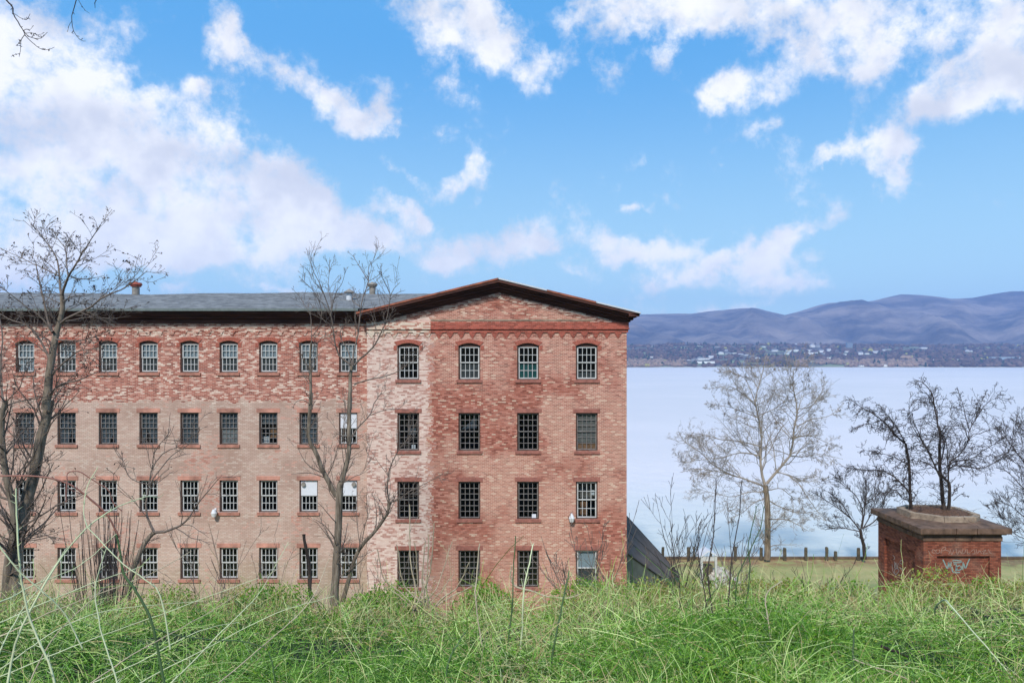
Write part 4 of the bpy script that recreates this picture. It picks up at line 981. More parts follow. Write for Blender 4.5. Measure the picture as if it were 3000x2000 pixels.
# ---- small riverside tree beside it
A8 = lambda l: c(l, 2400, 1050, 2.24)
limbs = [(A8([(298, 1312), (292, 1230), (275, 1160), (272, 1120)]), 6.5, 4.5, 0, True),
 (A8([(272, 1130), (210, 1050), (130, 985), (60, 940), (0, 900)]), 3.2, .8, .5, False), (A8([(275, 1120), (285, 1000), (240, 900), (160, 830), (110, 800)]), 3, .8, -.5, False),
 (A8([(282, 1110), (300, 960), (310, 860), (300, 770)]), 3, .8, .8, False), (A8([(285, 1115), (370, 1060), (420, 960), (440, 860)]), 3, .8, -.8, False),
 (A8([(270, 1135), (180, 1115), (80, 1095), (0, 1070)]), 2.6, .7, .8, False), (A8([(285, 1120), (350, 1000), (370, 900), (400, 800)]), 2.4, .7, .5, False), (A8([(210, 1050), (140, 940), (60, 870)]), 2, .7, .6, False)]
lv4 = [dict(w=5, lenf=.42, ang=.7, k=6, trop=.12, jit=.15, t0=.12, rf=.5, m=1), dict(m=6, lenf=.5, ang=.6, k=4, trop=.08, jit=.2, t0=.2), dict(m=3, lenf=.5, ang=.6, k=3, trop=.03, jit=.2, t0=.2)]
traced_tree('lawn_tree', 'small dark round crowned bare tree on the lawn left of the pier', 'tree', limbs, 55.4, (26.2, 55.4, 0), lv4, M['darkbark'], M['darktwig'], minr=.009)
# ---- tree leaning in from the right edge
limbs = [([(3090, 1650), (3085, 1500), (3075, 1400), (3080, 1300)], 9, 5, 0, True),
 ([(3080, 1450), (3020, 1380), (2960, 1300), (2930, 1260)], 3, .8, .6, False), ([(3078, 1480), (3010, 1440), (2950, 1380), (2920, 1370)], 3, .8, -.6, False), ([(3080, 1400), (3030, 1300), (2990, 1230)], 3, .8, .8, False),
 ([(3082, 1540), (3010, 1520), (2960, 1480), (2915, 1470)], 2.6, .8, .7, False), ([(3084, 1580), (3020, 1580), (2970, 1560), (2925, 1500)], 2.4, .8, -.7, False), ([(3078, 1420), (3130, 1330), (3170, 1250)], 3, .8, .7, False), ([(3080, 1350), (3060, 1250), (3040, 1190)], 3, .8, -.7, False), ([(3084, 1560), (3150, 1480), (3210, 1420)], 3, .8, .4, False)]
traced_tree('lawn_tree', 'dark bare tree at the right edge of the lawn reaching in behind the brick pier', 'tree', limbs, 54, (39.7, 54, 0), lv4, M['darkbark'], M['darktwig'], minr=.009)
# ---- trees rooted on top of the pier
b0 = zi+.15
limbs = [(A8([(602, 1005), (598, 900), (595, 850), (590, 700), (568, 560)]), 6, 4, 0, True),
 (A8([(568, 565), (500, 500), (430, 420), (350, 360), (280, 320), (180, 250)]), 4, 1, .6, False), (A8([(590, 880), (500, 780), (400, 735), (270, 730), (190, 715)]), 3.6, 1, .8, False),
 (A8([(440, 470), (380, 440), (300, 430), (210, 470)]), 2, .8, .7, False), (A8([(570, 560), (520, 470), (470, 400), (390, 300)]), 2.5, .8, -.5, False), (A8([(590, 700), (500, 650), (400, 620), (290, 600)]), 2, .8, -.6, False), (A8([(575, 600), (650, 570), (720, 580)]), 2, .8, -.6, False),
 (A8([(590, 680), (560, 800), (540, 880)]), 1.5, .8, -.5, False), (A8([(540, 900), (500, 860), (460, 870), (400, 900)]), 2, .7, -.5, False)]
lvv = [dict(w=12, lenf=.30, ang=.9, k=7, trop=-.12, jit=.5, t0=.08, rf=.5, m=1), dict(m=5, lenf=.5, ang=.8, k=4, trop=-.05, jit=.4, t0=.1), dict(m=2, lenf=.5, ang=.7, k=3, trop=0, jit=.3, t0=.2)]
traced_tree('pier_tree', 'vine tangled bare tree leaning left on top of the brick pier', 'tree', limbs, 36.9, (19.9, 36.9, b0), lvv, M['darkbark'], M['darktwig'], minr=.007)
limbs = [(A8([(822, 1010), (808, 900), (800, 800), (790, 700), (790, 560)]), 7, 4.5, 0, True), (A8([(845, 1010), (855, 900), (852, 820), (825, 790), (800, 760)]), 6, 4, -.3, True),
 (A8([(790, 560), (790, 480), (760, 350), (740, 230), (680, 160), (620, 135)]), 4.5, 1, .4, False), (A8([(790, 770), (735, 650), (690, 560), (650, 480), (590, 350)]), 4, 1, -.5, False),
 (A8([(740, 640), (660, 520), (600, 420), (590, 330), (650, 260)]), 2, .8, -.6, False), (A8([(792, 700), (820, 560), (780, 440), (770, 330), (700, 220)]), 3, .8, .6, False),
 (A8([(850, 850), (850, 700), (920, 630), (980, 540), (985, 470), (1040, 380), (1100, 290), (1180, 250)]), 3.6, .8, -.4, False), (A8([(985, 470), (960, 380), (940, 290), (905, 200)]), 2, .7, .4, False), (A8([(1030, 390), (1060, 300), (1100, 210)]), 1.6, .6, .4, False),
 (A8([(850, 700), (900, 670), (1000, 655), (1080, 600), (1150, 560), (1230, 500)]), 2.8, .7, .5, False), (A8([(858, 720), (910, 700), (1060, 720), (1170, 670), (1260, 580), (1275, 450)]), 3.4, .8, -.5, False),
 (A8([(845, 800), (840, 600), (815, 500), (770, 440)]), 2.4, .8, -.6, False), (A8([(780, 740), (700, 680), (620, 670), (560, 640)]), 2, .8, -.5, False), (A8([(870, 900), (900, 850), (950, 830)]), 1.6, .8, -.3, False), (A8([(880, 930), (930, 890), (975, 905)]), 1.6, .8, -.2, False),
 (A8([(985, 540), (940, 440), (860, 380), (870, 300)]), 1.8, .6, .5, False)]
lvw = [dict(w=9, lenf=.28, ang=.85, k=7, trop=-.03, jit=.38, t0=.1, rf=.5, m=1), dict(m=4, lenf=.5, ang=.75, k=4, trop=.04, jit=.28, t0=.1), dict(m=2, lenf=.5, ang=.7, k=3, trop=0, jit=.3, t0=.2)]
traced_tree('pier_tree', 'tall vine wrapped bare tree with forked trunk on the brick pier top', 'tree', limbs, 36.0, (21.2, 36.0, b0), lvw, M['darkbark'], M['darktwig'], minr=.007)
# ---- overhanging boughs from a tree standing just outside the frame
Y = 7.0
A0 = lambda l: c(l, 0, 0, 5.88)
limbs = [([(-800, 1900), (-790, 1200), (-780, 400), (-760, -100), (-700, -700)], 75, 40, (0, .4), True), ([(-770, 100), (-500, -250), (-200, -260), (-60, -120), (15, -20)], 16, 4, (.2, -.4), False),
 ([(-760, -150), (-400, -500), (0, -420), (180, -200), (235, -60)], 18, 3.5, (.2, -.2), False),
 (A0([(90, -30), (150, 40), (210, 120), (240, 260), (320, 400), (400, 530), (440, 620)]), 3.6, 1.6, (-.2, 0), False), (A0([(430, 610), (560, 740), (700, 845), (820, 860), (940, 815)]), 1.5, .8, (-.2, .1), False),
 (A0([(400, 530), (480, 620), (600, 665), (720, 650), (815, 560)]), 1.6, .8, (-.2, -.15), False), (A0([(430, 600), (370, 680), (355, 780), (350, 880), (330, 980)]), 1.5, .8, (-.2, .1), False),
 (A0([(250, 240), (330, 300), (400, 330), (450, 345), (490, 300), (520, 240)]), 1.2, .7, (-.2, -.1), False), (A0([(400, 540), (440, 510), (520, 510), (565, 460)]), 1, .6, (-.2, .1), False), (A0([(440, 575), (540, 570), (640, 600), (720, 590), (765, 560)]), 1, .6, (-.2, .1), False),
 (A0([(355, 690), (310, 760), (280, 790)]), 1, .6, (-.2, .1), False), (A0([(330, 930), (250, 945), (190, 978)]), .9, .5, (-.2, .1), False),
 (A0([(1330, -60), (1300, 60), (1260, 190), (1235, 280), (1240, 400), (1265, 530), (1340, 650), (1410, 705), (1475, 712)]), 2.2, .7, (0, .1), False), (A0([(1238, 370), (1190, 440), (1168, 540)]), .9, .6, (0, .1), False),
 (A0([(1340, -20), (1400, 90), (1470, 180), (1545, 235)]), 1, .5, (0, .1), False), (A0([(1670, -20), (1635, 60), (1640, 140)]), 1.6, .8, (0, .1), False)]
traced_tree('overhanging_tree', 'thin dark bare boughs hanging into the top left corner of the sky', 'tree', limbs, Y, (-7.5, 7, gz(-7.5, 7)), [dict(m=5, lenf=.10, ang=.7, k=4, trop=.15, jit=.25, t0=.2, rf=.5)], M['darkbark'], M['darktwig'], minr=.0022, pods=.3)

# ---- bare shrubs and saplings (generic): bx base px, top row, spread
def shrub(name, label, px, Yd, ptop, spread, stems, m, cat='shrub', r=3.0, seed=1, lv=None, group=None, lean=0, leafy=0):
    x = (px-1500)*Yd/F; zb = gz(x, Yd)-.1; ztop = CZ+(HZ-ptop)*Yd/F; H = ztop-zb
    root = thing(name, label, cat, (x, Yd, zb), group); P = []; Rr = []
    for k in range(stems):
        a = rng.uniform(0, 2*math.pi); s = spread*rng.uniform(.15, 1)*H; hh = H*rng.uniform(.65, 1); k_ = 10; u = np.linspace(0, 1, k_)
        w1 = rng.normal(size=3)*.04*H
        P.append(np.stack([x+lean*H*u+math.cos(a)*s*u**1.3+w1[0]*np.sin(u*5), Yd+math.sin(a)*s*u**1.3*.7+w1[1]*np.sin(u*4), zb+hh*u], 1)); Rr.append(r*Yd/F*np.linspace(1, .25, k_)*rng.uniform(.6, 1.1))
    P = np.array(P); Rr = np.array(Rr); st = NB().tube(P, Rr, 5); st.build('stems', m, root, smooth=True)
    tw = NB(); p, q = P, Rr
    for i, l in enumerate(lv or [dict(m=5, lenf=.35, ang=.6, k=5, trop=.2, jit=.12, t0=.2, rf=.6), dict(m=3, lenf=.45, ang=.6, k=3, trop=.15, jit=.15, t0=.2)]):
        p, q = branch(p, q, **l); q = np.maximum(q, .0035 if Yd < 15 else .006); tw.tube(p, q, 3)
    if len(tw.V): tag(tw.build('twigs', m, root), kind='stuff')
    if leafy:
        C = np.repeat(p[:, -1], leafy, 0)+rng.normal(size=(len(p)*leafy, 3))*.06; V, Q = leaves(C, .035, .6); mesh_np('leaves', V, Q, M['leaf'], root, tint=rng.uniform(.3, .9, len(C)))
    return root
shrub('bare_shrub', 'bare many stemmed shrub between the mill corner and the white heap', 1985, 12.5, 1440, .32, 9, M['darktwig'], r=1.9)
shrub('bare_shrub', 'leafless shrub with spreading grey stems before the lowest right window of the mill', 1720, 16, 1520, .38, 8, M['twig'], r=2.4)
shrub('bare_shrub', 'slender bare shrub before the painted wing, left of the dark broken trunk', 738, 24, 1530, .28, 5, M['twig'], r=3)
shrub('bare_shrub', 'low sprawling bare shrub at the lawn edge between the sycamore and the pier', 2390, 13, 1615, .6, 6, M['darktwig'], r=2.2)
shrub('bare_shrub', 'thin bare shrub at the left foot of the painted wing beside the leaning tree', 600, 22, 1560, .35, 5, M['twig'], r=2.6)
shrub('bare_shrub', 'straggly bare shrub right of the tall forked tree at the gable corner', 1080, 20, 1520, .25, 5, M['twig'], r=2.2)
shrub('bare_shrub', 'spiky bare shrub before the pale bark tree with a few brown leaves', 2155, 12.5, 1500, .45, 6, M['twig'], r=2.2)
shrub('bare_shrub', 'fine bare shrub crossing the corner edge of the brick gable', 1795, 15, 1600, .5, 7, M['twig'], r=1.8)
# thicket of straight suckers
x0 = (305-1500)*15/F; root = thing('sucker_thicket', 'dense clump of upright dark suckers before the third column of wing windows', 'shrub', (x0, 15, gz(x0, 15)))
P = []; Rr = []
for k in range(85):
    px = rng.normal(310, 26); Yd = 15+rng.normal()*.4; top = rng.uniform(1480, 1640); x = (px-1500)*Yd/F; zb = gz(x, Yd)-.2; zt_ = CZ+(HZ-top)*Yd/F; u = np.linspace(0, 1, 8)
    P.append(np.stack([x+(px-310)*.004*u*2+rng.normal()*.12*u**2+.03*np.sin(u*7+k), Yd+rng.normal()*.25*u, zb+(zt_-zb)*u], 1)); Rr.append(np.linspace(.011, .004, 8))
NB().tube(np.array(P), np.array(Rr), 4).build('stems', M['darktwig'], root)
# ---- traced individual stems and canes
def canes(name, label, cat, lst, m, tw=None, group=None, Y0=9.0, buds=0, k=26):
    """lst: (pts, r0px, r1px, Y, dy)"""
    P = []; Rr = []
    for pts, r0, r1, Yd, dy in lst:
        p, q = to3(pts, Yd, dy, r0*.74, r1*.74, k); p = p+np.cumsum(rng.normal(size=p.shape), 0)*.0012*Yd/3; P.append(p); Rr.append(q)
    P = np.array(P); Rr = np.array(Rr); lo = P[0, 0]
    root = thing(name, label, cat, tuple(lo), group); NB().tube(P, Rr, 6).build('stems', m, root, smooth=True)
    if tw:
        nb_ = NB(); p, q = P, Rr
        for l in tw: p, q = branch(p, q, **l); q = np.maximum(q, .0012*Y0/4); nb_.tube(p, q, 4)
        tag(nb_.build('side_shoots', m, root), kind='stuff')
    if buds:
        p, q = branch(P, Rr, m=buds, lenf=0, ang=1.0, k=3, t0=.05, rf=.9, lmin=.035*Y0/4, jl=.4, jit=.1); nb_ = NB(); nb_.tube(p, np.maximum(q*.8, .0016*Y0/4)*np.array([1, .9, .3]), 4); tag(nb_.build('buds', m, root), kind='stuff')
    return root
ls = [dict(m=3, lenf=.16, ang=.6, k=5, trop=.1, jit=.12, t0=.3, rf=.6)]
canes('bramble_cane', 'reddish arching cane crossing the left windows and rooting dark in the green', 'bramble', [([(-60, 1400), (0, 1392), (124, 1394), (199, 1415), (257, 1457), (307, 1506), (340, 1570)], 3.4, 4, 3.2, .1), ([(193, 1470), (193, 1419), (197, 1388), (225, 1384), (249, 1392), (290, 1419), (319, 1440), (332, 1477), (361, 1502)], 2.6, 2.2, 3.2, .1), ([(150, 1395), (210, 1430), (260, 1450), (300, 1490)], 2, 1.5, 3.25, .1)], M['redcane'], Y0=3.2)
canes('bramble_cane', 'dark green cane descending through the left undergrowth from the reddish arch', 'bramble', [([(340, 1565), (352, 1610), (362, 1680), (398, 1730), (435, 1796), (455, 1860), (480, 1990), (490, 2060)], 4, 6, 3.3, 0), ([(450, 1840), (520, 1862), (620, 1875), (700, 1880), (785, 1905)], 3, 2, 3.35, .1), ([(785, 1905), (800, 1960), (815, 2040)], 2.5, 3, 3.4, 0)], M['greencane'], Y0=3.2, buds=3)
canes('bramble_cane', 'pale thorny cane rising from lower left over the third window column', 'bramble', [([(10, 2060), (50, 1880), (120, 1738), (174, 1647), (249, 1556), (311, 1506), (361, 1480), (430, 1460), (470, 1462)], 5, 1.8, 2.9, .5)], M['cane'], Y0=3, buds=16)
canes('bramble_cane', 'upright pale thorny cane before the twin trunk tree', 'bramble', [([(170, 2060), (150, 1960), (105, 1860), (70, 1760), (56, 1660), (50, 1540), (48, 1430)], 5, 3, 2.8, .1)], M['cane'], Y0=3, buds=22)
canes('bramble_cane', 'pale cane looping upward across the second window column', 'bramble', [([(500, 1900), (470, 1740), (420, 1690), (352, 1639), (275, 1560), (252, 1530), (245, 1480), (257, 1415), (286, 1361)], 3, 1.6, 3.0, .2)], M['cane'], Y0=3, buds=14)
canes('bramble_cane', 'pale cane sloping down from the left frame edge in front of the trunk', 'bramble', [([(-30, 1560), (0, 1598), (62, 1676), (124, 1730), (190, 1800), (240, 1900)], 2.6, 3, 2.8, .1)], M['cane'], Y0=3, buds=10)
canes('bramble_cane', 'long pale upright cane left of centre bending over the green bank', 'bramble', [([(350, 2060), (340, 1980), (310, 1890), (290, 1800), (282, 1720), (300, 1650), (318, 1600)], 3.4, 1.8, 2.7, .2)], M['cane'], Y0=3, buds=18)
D = []
for pts in ([(-20, 1870), (200, 1770), (430, 1682), (560, 1610)], [(-20, 1990), (250, 1880), (520, 1780), (760, 1700)], [(440, 2060), (620, 1880), (760, 1740), (850, 1590)], [(180, 2060), (420, 1900), (620, 1790), (840, 1655)], [(-20, 1770), (90, 1715), (230, 1655), (340, 1560)], [(0, 1960), (170, 1850), (330, 1790), (600, 1760)],
            [(560, 2060), (760, 1900), (900, 1770), (960, 1640)], [(300, 2060), (540, 1930), (800, 1800), (980, 1745)], [(-20, 1830), (140, 1760), (300, 1700), (420, 1660)], [(60, 2060), (150, 1880), (280, 1740), (330, 1700)], [(120, 2060), (360, 1960), (560, 1860), (700, 1830)], [(-10, 1930), (60, 1800), (140, 1690), (200, 1600)]):
    D.append((pts, 3.0, 1.2, 2.6+rng.uniform(0, 1.6), .4))
GRP = 'long pale canes slanting across the lower left corner'
DLB = ['lowest pale cane slanting right across the first two window columns', 'long pale cane ending by the seventh window column, lowest of the slanting ones', 'pale cane rising steeply toward the seventh lower window', 'straw coloured cane rising from the bottom edge toward the seventh lower window', 'pale cane slanting up over the third lower window from the left frame edge', 'pale cane leaning right below the fourth window column', 'pale cane climbing from the bottom edge toward the eighth lower window', 'straw coloured cane from the bottom edge ending below the eighth window', 'short pale cane slanting up toward the leaning tree foot', 'steep pale cane from the bottom left toward the sucker thicket', 'pale cane low in the green below the sucker thicket', 'straw coloured cane rising steeply before the twin trunk']
for i, d in enumerate(D): canes('bramble_cane', DLB[i], 'bramble', [d], M['cane'] if i % 3 else M['strawcane'], Y0=3, buds=14, group=GRP)
# shoots of the coppiced clump in front of the whitewashed strip
S = []
for tx, ty, mx, my in ((1102, 1606), (1160, 1600), (1203, 1478), (1247, 1585), (1270, 1530), (1322, 1580), (1320, 1675), (1385, 1650), (1400, 1715), (1092, 1650), (1262, 1640), (1215, 1560))[0:0] or []: pass
for tx, ty, mx, my, r0 in ((1102, 1606, 1120, 1690, 2.6), (1160, 1600, 1175, 1690, 3), (1203, 1478, 1205, 1640, 3.2), (1247, 1585, 1240, 1680, 3), (1270, 1530, 1262, 1650, 3), (1322, 1580, 1285, 1690, 2.4), (1320, 1675, 1290, 1720, 2.2), (1372, 1650, 1340, 1720, 3), (1400, 1712, 1350, 1735, 2.4), (1090, 1645, 1130, 1710, 2), (1215, 1600, 1222, 1690, 2.5), (1253, 1560, 1249, 1680, 3.4)):
    S.append(([(1235+rng.normal()*22, 1800), (mx*.6+1235*.4, my*.5+1780*.5), (mx, my), (tx, ty)], r0*1.3, r0*.6, 12.0, rng.normal()*.3))
canes('coppiced_shrub', 'clump of straight tan shoots fanning up before the whitewashed strip of brick', 'shrub', S, M['strawcane'], Y0=9, tw=[dict(m=2, lenf=.22, ang=.5, k=4, trop=.1, jit=.15, t0=.5, rf=.5)])
SAP = [([(1415, 2060), (1408, 1985), (1405, 1880), (1388, 1760), (1393, 1680), (1400, 1590)], 4.2, 2.4, 6.0, .3, 'strawcane', 'straight pale sapling left of centre before the second gable window column'),
 ([(1490, 2060), (1494, 1900), (1503, 1800), (1510, 1720), (1516, 1570)], 3.8, 2.2, 6.2, .2, 'greencane', 'slim dark sapling at the centre crossing the bank and wall'),
 ([(1520, 2060), (1528, 1850), (1535, 1720), (1552, 1630), (1560, 1590)], 4, 2.4, 6.4, .3, 'cane', 'slim pale sapling beside the dark one at the centre'),
 ([(1598, 2060), (1625, 1900), (1642, 1800), (1660, 1720), (1672, 1675)], 5, 2.6, 5.2, .2, 'greencane', 'dark green stem leaning right in the centre foreground'),
 ([(1300, 2060), (1315, 1930), (1345, 1880), (1365, 1850)], 6, 2, 4.6, .2, 'greencane', 'short dark stem leaning right in the lower centre green'),
 ([(2260, 2060), (2258, 1900), (2250, 1820), (2246, 1740), (2290, 1700)], 4.6, 2, 6.0, .3, 'strawcane', 'greyish stem right of the thin sapling group'),
 ([(2510, 2060), (2500, 1950), (2495, 1840)], 5, 3.4, 4.8, .2, 'greencane', 'short thick green stem in the lower right foreground')]
for pts, r0, r1, Yd, dy, mm, lb in SAP: canes('sapling', lb, 'sapling', [(pts, r0, r1, Yd, dy)], M[mm], Y0=6, tw=[dict(m=3, lenf=.12, ang=.5, k=4, trop=.15, jit=.12, t0=.4, rf=.6)])
SG_ = [([(2000, 1900), (1996, 1820), (1992, 1700), (1975, 1630), (1962, 1560)], 2.6, 1.4), ([(2095, 1960), (2088, 1871), (2067, 1752), (2054, 1684), (2043, 1616), (2047, 1548), (2055, 1520)], 2.8, 1.4), ([(2105, 1960), (2101, 1888), (2084, 1745), (2076, 1670), (2088, 1599), (2096, 1548), (2098, 1480), (2101, 1400)], 3.6, 1.6),
 ([(2125, 1900), (2130, 1820), (2136, 1718), (2140, 1633), (2158, 1548), (2169, 1480), (2175, 1405)], 3.4, 1.5), ([(2165, 2020), (2162, 1898), (2154, 1752), (2159, 1684), (2183, 1633), (2224, 1548), (2237, 1480)], 4.0, 1.4), ([(2170, 1840), (2193, 1735), (2197, 1650), (2192, 1600), (2208, 1520), (2212, 1480)], 3.2, 1.3), ([(2060, 1960), (2050, 1850), (2060, 1760), (2110, 1690)], 2.6, 1.4)]
lbs = ['thin sapling furthest left of the group before the pale heap', 'wavy thin sapling before the pale heap, left of the tallest ones', 'tall dark sapling rising straight past the river edge, left of the pair', 'tall dark sapling bowed right before the water', 'sapling with thick dark foot forking to the right by the pale bark tree', 'sapling branching from the thick dark foot, just right of it', 'low bent dark sapling crossing the group foot']
for (pts, r0, r1), lb in zip(SG_, lbs): canes('sapling', lb, 'sapling', [(pts, r0, r1, 8.0, .2)], M['darktwig'] if lb[0] in 'tw' else M['greencane'], Y0=8, tw=[dict(m=4, lenf=.13, ang=.6, k=5, trop=.15, jit=.2, t0=.4, rf=.6)])
canes('fallen_branch', 'pale fallen branch lying in the brush before the gable windows', 'branch', [([(1498, 1700), (1515, 1722), (1560, 1735), (1600, 1752), (1660, 1757), (1700, 1745)], 4, 3, 11.3, 0), ([(1590, 1750), (1600, 1772), (1570, 1775)], 3, 1.5, 11.3, 0), ([(1500, 1700), (1494, 1680), (1497, 1660)], 3, 2, 11.3, 0)], M['strawcane'], Y0=9)
canes('fallen_branch', 'long bare pole lying slantwise in the lower right undergrowth', 'branch', [([(2500, 1930), (2560, 1950), (2620, 1972), (2700, 2010)], 3, 3, 4.6, -.1)], M['strawcane'], Y0=5)
canes('fallen_branch', 'looping pale vine stem hooked over the brush below the pier', 'branch', [([(2740, 1800), (2745, 1775), (2770, 1765), (2790, 1785), (2850, 1850), (2920, 1930), (2990, 2010)], 3, 2.4, 6.5, -1.2)], M['cane'], Y0=6)
canes('fallen_branch', 'dark half buried log in the green tangle at the lower right', 'branch', [([(2580, 1890), (2620, 1905), (2665, 1925)], 7, 5, 5.3, 0)], M['darkbark'], Y0=5)

# ============================================================ UNDERGROWTH
def sample(n, y0, y1, pad=1.4):
    n = int(n*1.28)
    """positions spread evenly over the visible bank"""
    y = 1/rng.uniform(1/y1, 1/y0, n); x = rng.uniform(-1, 1, n)*(.70*pad*y+.6); return x, y
def mound(x, y): return np.clip(.5+1.3*fbm(x*.9+9, y*.9+2, 3), 0, 1.2)
def lift(x, y): return .03+.60*mound(x, y)**1.4*np.clip(y/6, .35, 1)
TI = NB()
x, y = sample(190000, 2.6, 15.5); kp = rng.random(len(x)) < np.clip(-.12+1.25*mound(x*1.5, y*1.5), .04, 1); x, y = x[kp], y[kp]; n = len(x); h = lift(x, y); z = ground(x, y)+h*rng.uniform(.15, 1.0, n)**.6
k = 7; a = rng.uniform(0, 2*math.pi, n); L = rng.gamma(3.0, .072, n)*np.clip(y/5, .7, 1.6); D = np.stack([np.cos(a), np.sin(a)*.8, rng.normal(.12, .42, n)], 1)
curl = rng.normal(size=(n, 3))*.6; P = np.zeros((n, k, 3)); P[:, 0] = np.stack([x, y, z], 1)
for j in range(1, k):
    D = D+curl*.6+rng.normal(size=(n, 3))*.12; D[:, 2] -= .10; D /= np.linalg.norm(D, axis=1, keepdims=True); P[:, j] = P[:, j-1]+D*(L/(k-1))[:, None]
rad = (.0010+.00024*y)*rng.uniform(.5, 1.6, n)
patch = fbm(x*.6+20, y*.6+11, 3)
tint = np.clip(.46+.9*patch+rng.normal(size=n)*.22, 0, .86); dry = np.clip(fbm(x*1.1+40, y*.9+17, 3)*4-.25, 0, .8); far = rng.random(n) < np.clip((y-7)/9, 0, .6)+.05+dry; tint[far] = rng.uniform(.8, 1, far.sum())
TI.tube(P, rad[:, None]*np.linspace(1, .5, k)[None], 2, tint=tint, ribbon=True)
# long arching runners
x, y = sample(800, 3.0, 14); n = len(x); k = 14; z = ground(x, y)+.1; L = rng.uniform(.5, 1.7, n)*np.clip(y/6, .5, 1.3); a = np.where(rng.random(n) < .6, rng.normal(.3, .5, n), rng.uniform(0, 6.28, n)); up = rng.uniform(.1, .8, n)
D = np.stack([np.cos(a)*np.cos(up), np.sin(a)*np.cos(up), np.sin(up)], 1); P = np.zeros((n, k, 3)); P[:, 0] = np.stack([x, y, z], 1)
for j in range(1, k):
    D[:, 2] -= .15*rng.uniform(.5, 1.3, n); D += rng.normal(size=(n, 3))*.05; D /= np.linalg.norm(D, axis=1, keepdims=True); P[:, j] = P[:, j-1]+D*(L/(k-1))[:, None]
TI.tube(P, (.0022+.0003*y)[:, None]*rng.uniform(.6, 1.4, n)[:, None]*np.linspace(1, .4, k)[None], 3, tint=np.clip(rng.normal(.72, .12, n), 0, 1))
# upright fine sprays that make the ragged top edge
x, y = sample(8000, 9.5, 14.5); n = len(x); k = 6; z = ground(x, y)+lift(x, y)*.5; D = np.stack([rng.normal(size=n)*.4, rng.normal(size=n)*.4, np.ones(n)], 1); P = np.zeros((n, k, 3)); P[:, 0] = np.stack([x, y, z], 1); L = rng.gamma(2.2, .10, n)
for j in range(1, k):
    D += rng.normal(size=(n, 3))*.22; D /= np.linalg.norm(D, axis=1, keepdims=True); P[:, j] = P[:, j-1]+D*(L/(k-1))[:, None]
TI.tube(P, np.full((n, 1), .004)*np.linspace(1, .5, k)[None], 2, tint=np.clip(rng.normal(.95, .12, n), 0, 1), ribbon=True)
tag(TI.build('undergrowth', M['vine']), 'tangled mass of thin green vine stems covering the foreground bank', 'undergrowth', kind='stuff')
x, y = sample(420000, 2.8, 15.5); keep = rng.random(len(x)) < np.clip(.55+2.2*fbm(x*.8+2, y*.8+31, 3)+(y-5)*.05, .12, 1)*np.clip(-.1+1.4*mound(x*1.5, y*1.5), .05, 1); x, y = x[keep], y[keep]; n = len(x)
z = ground(x, y)+lift(x, y)*rng.uniform(.0, 1.12, n)**.7; sz = (.010+.0022*y)*rng.uniform(.6, 1.5, n)
V, Q = leaves(np.stack([x, y, z], 1), sz, .55)
lt_ = np.clip(.42+.9*fbm(x*.5+3, y*.5+5, 3)+rng.normal(size=n)*.14, 0, .8); brn = rng.random(n) < np.clip((y-7)*.11, 0, .6); lt_[brn] = rng.uniform(.68, 1, brn.sum())
tag(mesh_np('leaf_cover', V, Q, M['leaf'], tint=lt_), 'small fresh green leaves scattered through the foreground vines', 'leaves', kind='stuff')
# leafy bushes on the crest of the bank
def bush(label, px, Yd, ptop, rx, seed):
    x0 = (px-1500)*Yd/F; zt_ = CZ+(HZ-ptop)*Yd/F; zb = gz(x0, Yd); h = zt_-zb
    root = thing('leafy_bush', label, 'bush', (x0, Yd, zb)); n = int(9000*rx); u = rng.normal(size=(n, 3)); u /= np.linalg.norm(u, axis=1, keepdims=True); u[:, 2] = abs(u[:, 2]); rr = rng.uniform(.3, 1.12, n)**.5
    lob = 1+.35*fbm(u[:, 0]*2.5+seed, u[:, 1]*2.5+u[:, 2]*2, 3)*2
    C = np.stack([x0+u[:, 0]*rx*rr*lob, Yd+u[:, 1]*rx*.8*rr*lob, zb+u[:, 2]*h*rr*lob*.76], 1); V, Q = leaves(C, .046, .6)
    mesh_np('leaves', V, Q, M['leaf'], root, tint=np.clip(.68+1.1*fbm(C[:, 0]*2, C[:, 2]*2+seed, 2)+rng.normal(size=n)*.15, 0, 1))
    m = 420; t_ = rng.integers(0, n, m); S0 = np.array([x0, Yd, zb]); k = 7; u_ = np.linspace(0, 1, k)[None, :, None]; E = C[t_]+(C[t_]-S0)*rng.uniform(0, .25, (m, 1)); B0 = S0+rng.normal(size=(m, 3))*np.array([rx*.4, rx*.3, 0])
    P = B0[:, None]+(E-B0)[:, None]*u_; P[:, :, 2] += np.sin(u_[:, :, 0]*math.pi)*h*.12; P += rng.normal(size=P.shape)*.02
    NB().tube(P, np.full((m, 1), .0042)*np.linspace(1, .5, k)[None], 3, tint=rng.uniform(.6, 1, m)).build('stems', M['vine'], root)
for a in (('bright green bush in front of the wing wall below the dark broken trunk', 770, 13, 1672, 1.0, 1), ('low yellow green bush at the foot of the whitewashed strip', 1130, 12.8, 1690, .9, 2), ('bright green bush between the first two gable window columns', 1425, 12.6, 1672, .6, 3),
          ('green bush at the foot of the gable right corner', 1800, 13, 1672, 1.3, 4), ('olive bush in front of the grey lean-to roof', 1935, 13.2, 1650, .9, 5), ('green bush on the bank before the sycamore', 2280, 13, 1655, 1.2, 6), ('brownish green bush just left of the sycamore foot', 2205, 13.4, 1640, .5, 11),
          ('rounded green bush just left of the brick pier', 2470, 13, 1668, 1.0, 7), ('tall olive green bush in front of the brick pier face', 2760, 13, 1640, 1.2, 8), ('pale green bush at the right frame edge beside the pier', 2965, 12.5, 1660, .9, 9), ('green bush around the foot of the leaning tree', 470, 13.5, 1680, .9, 10)): bush(*a)

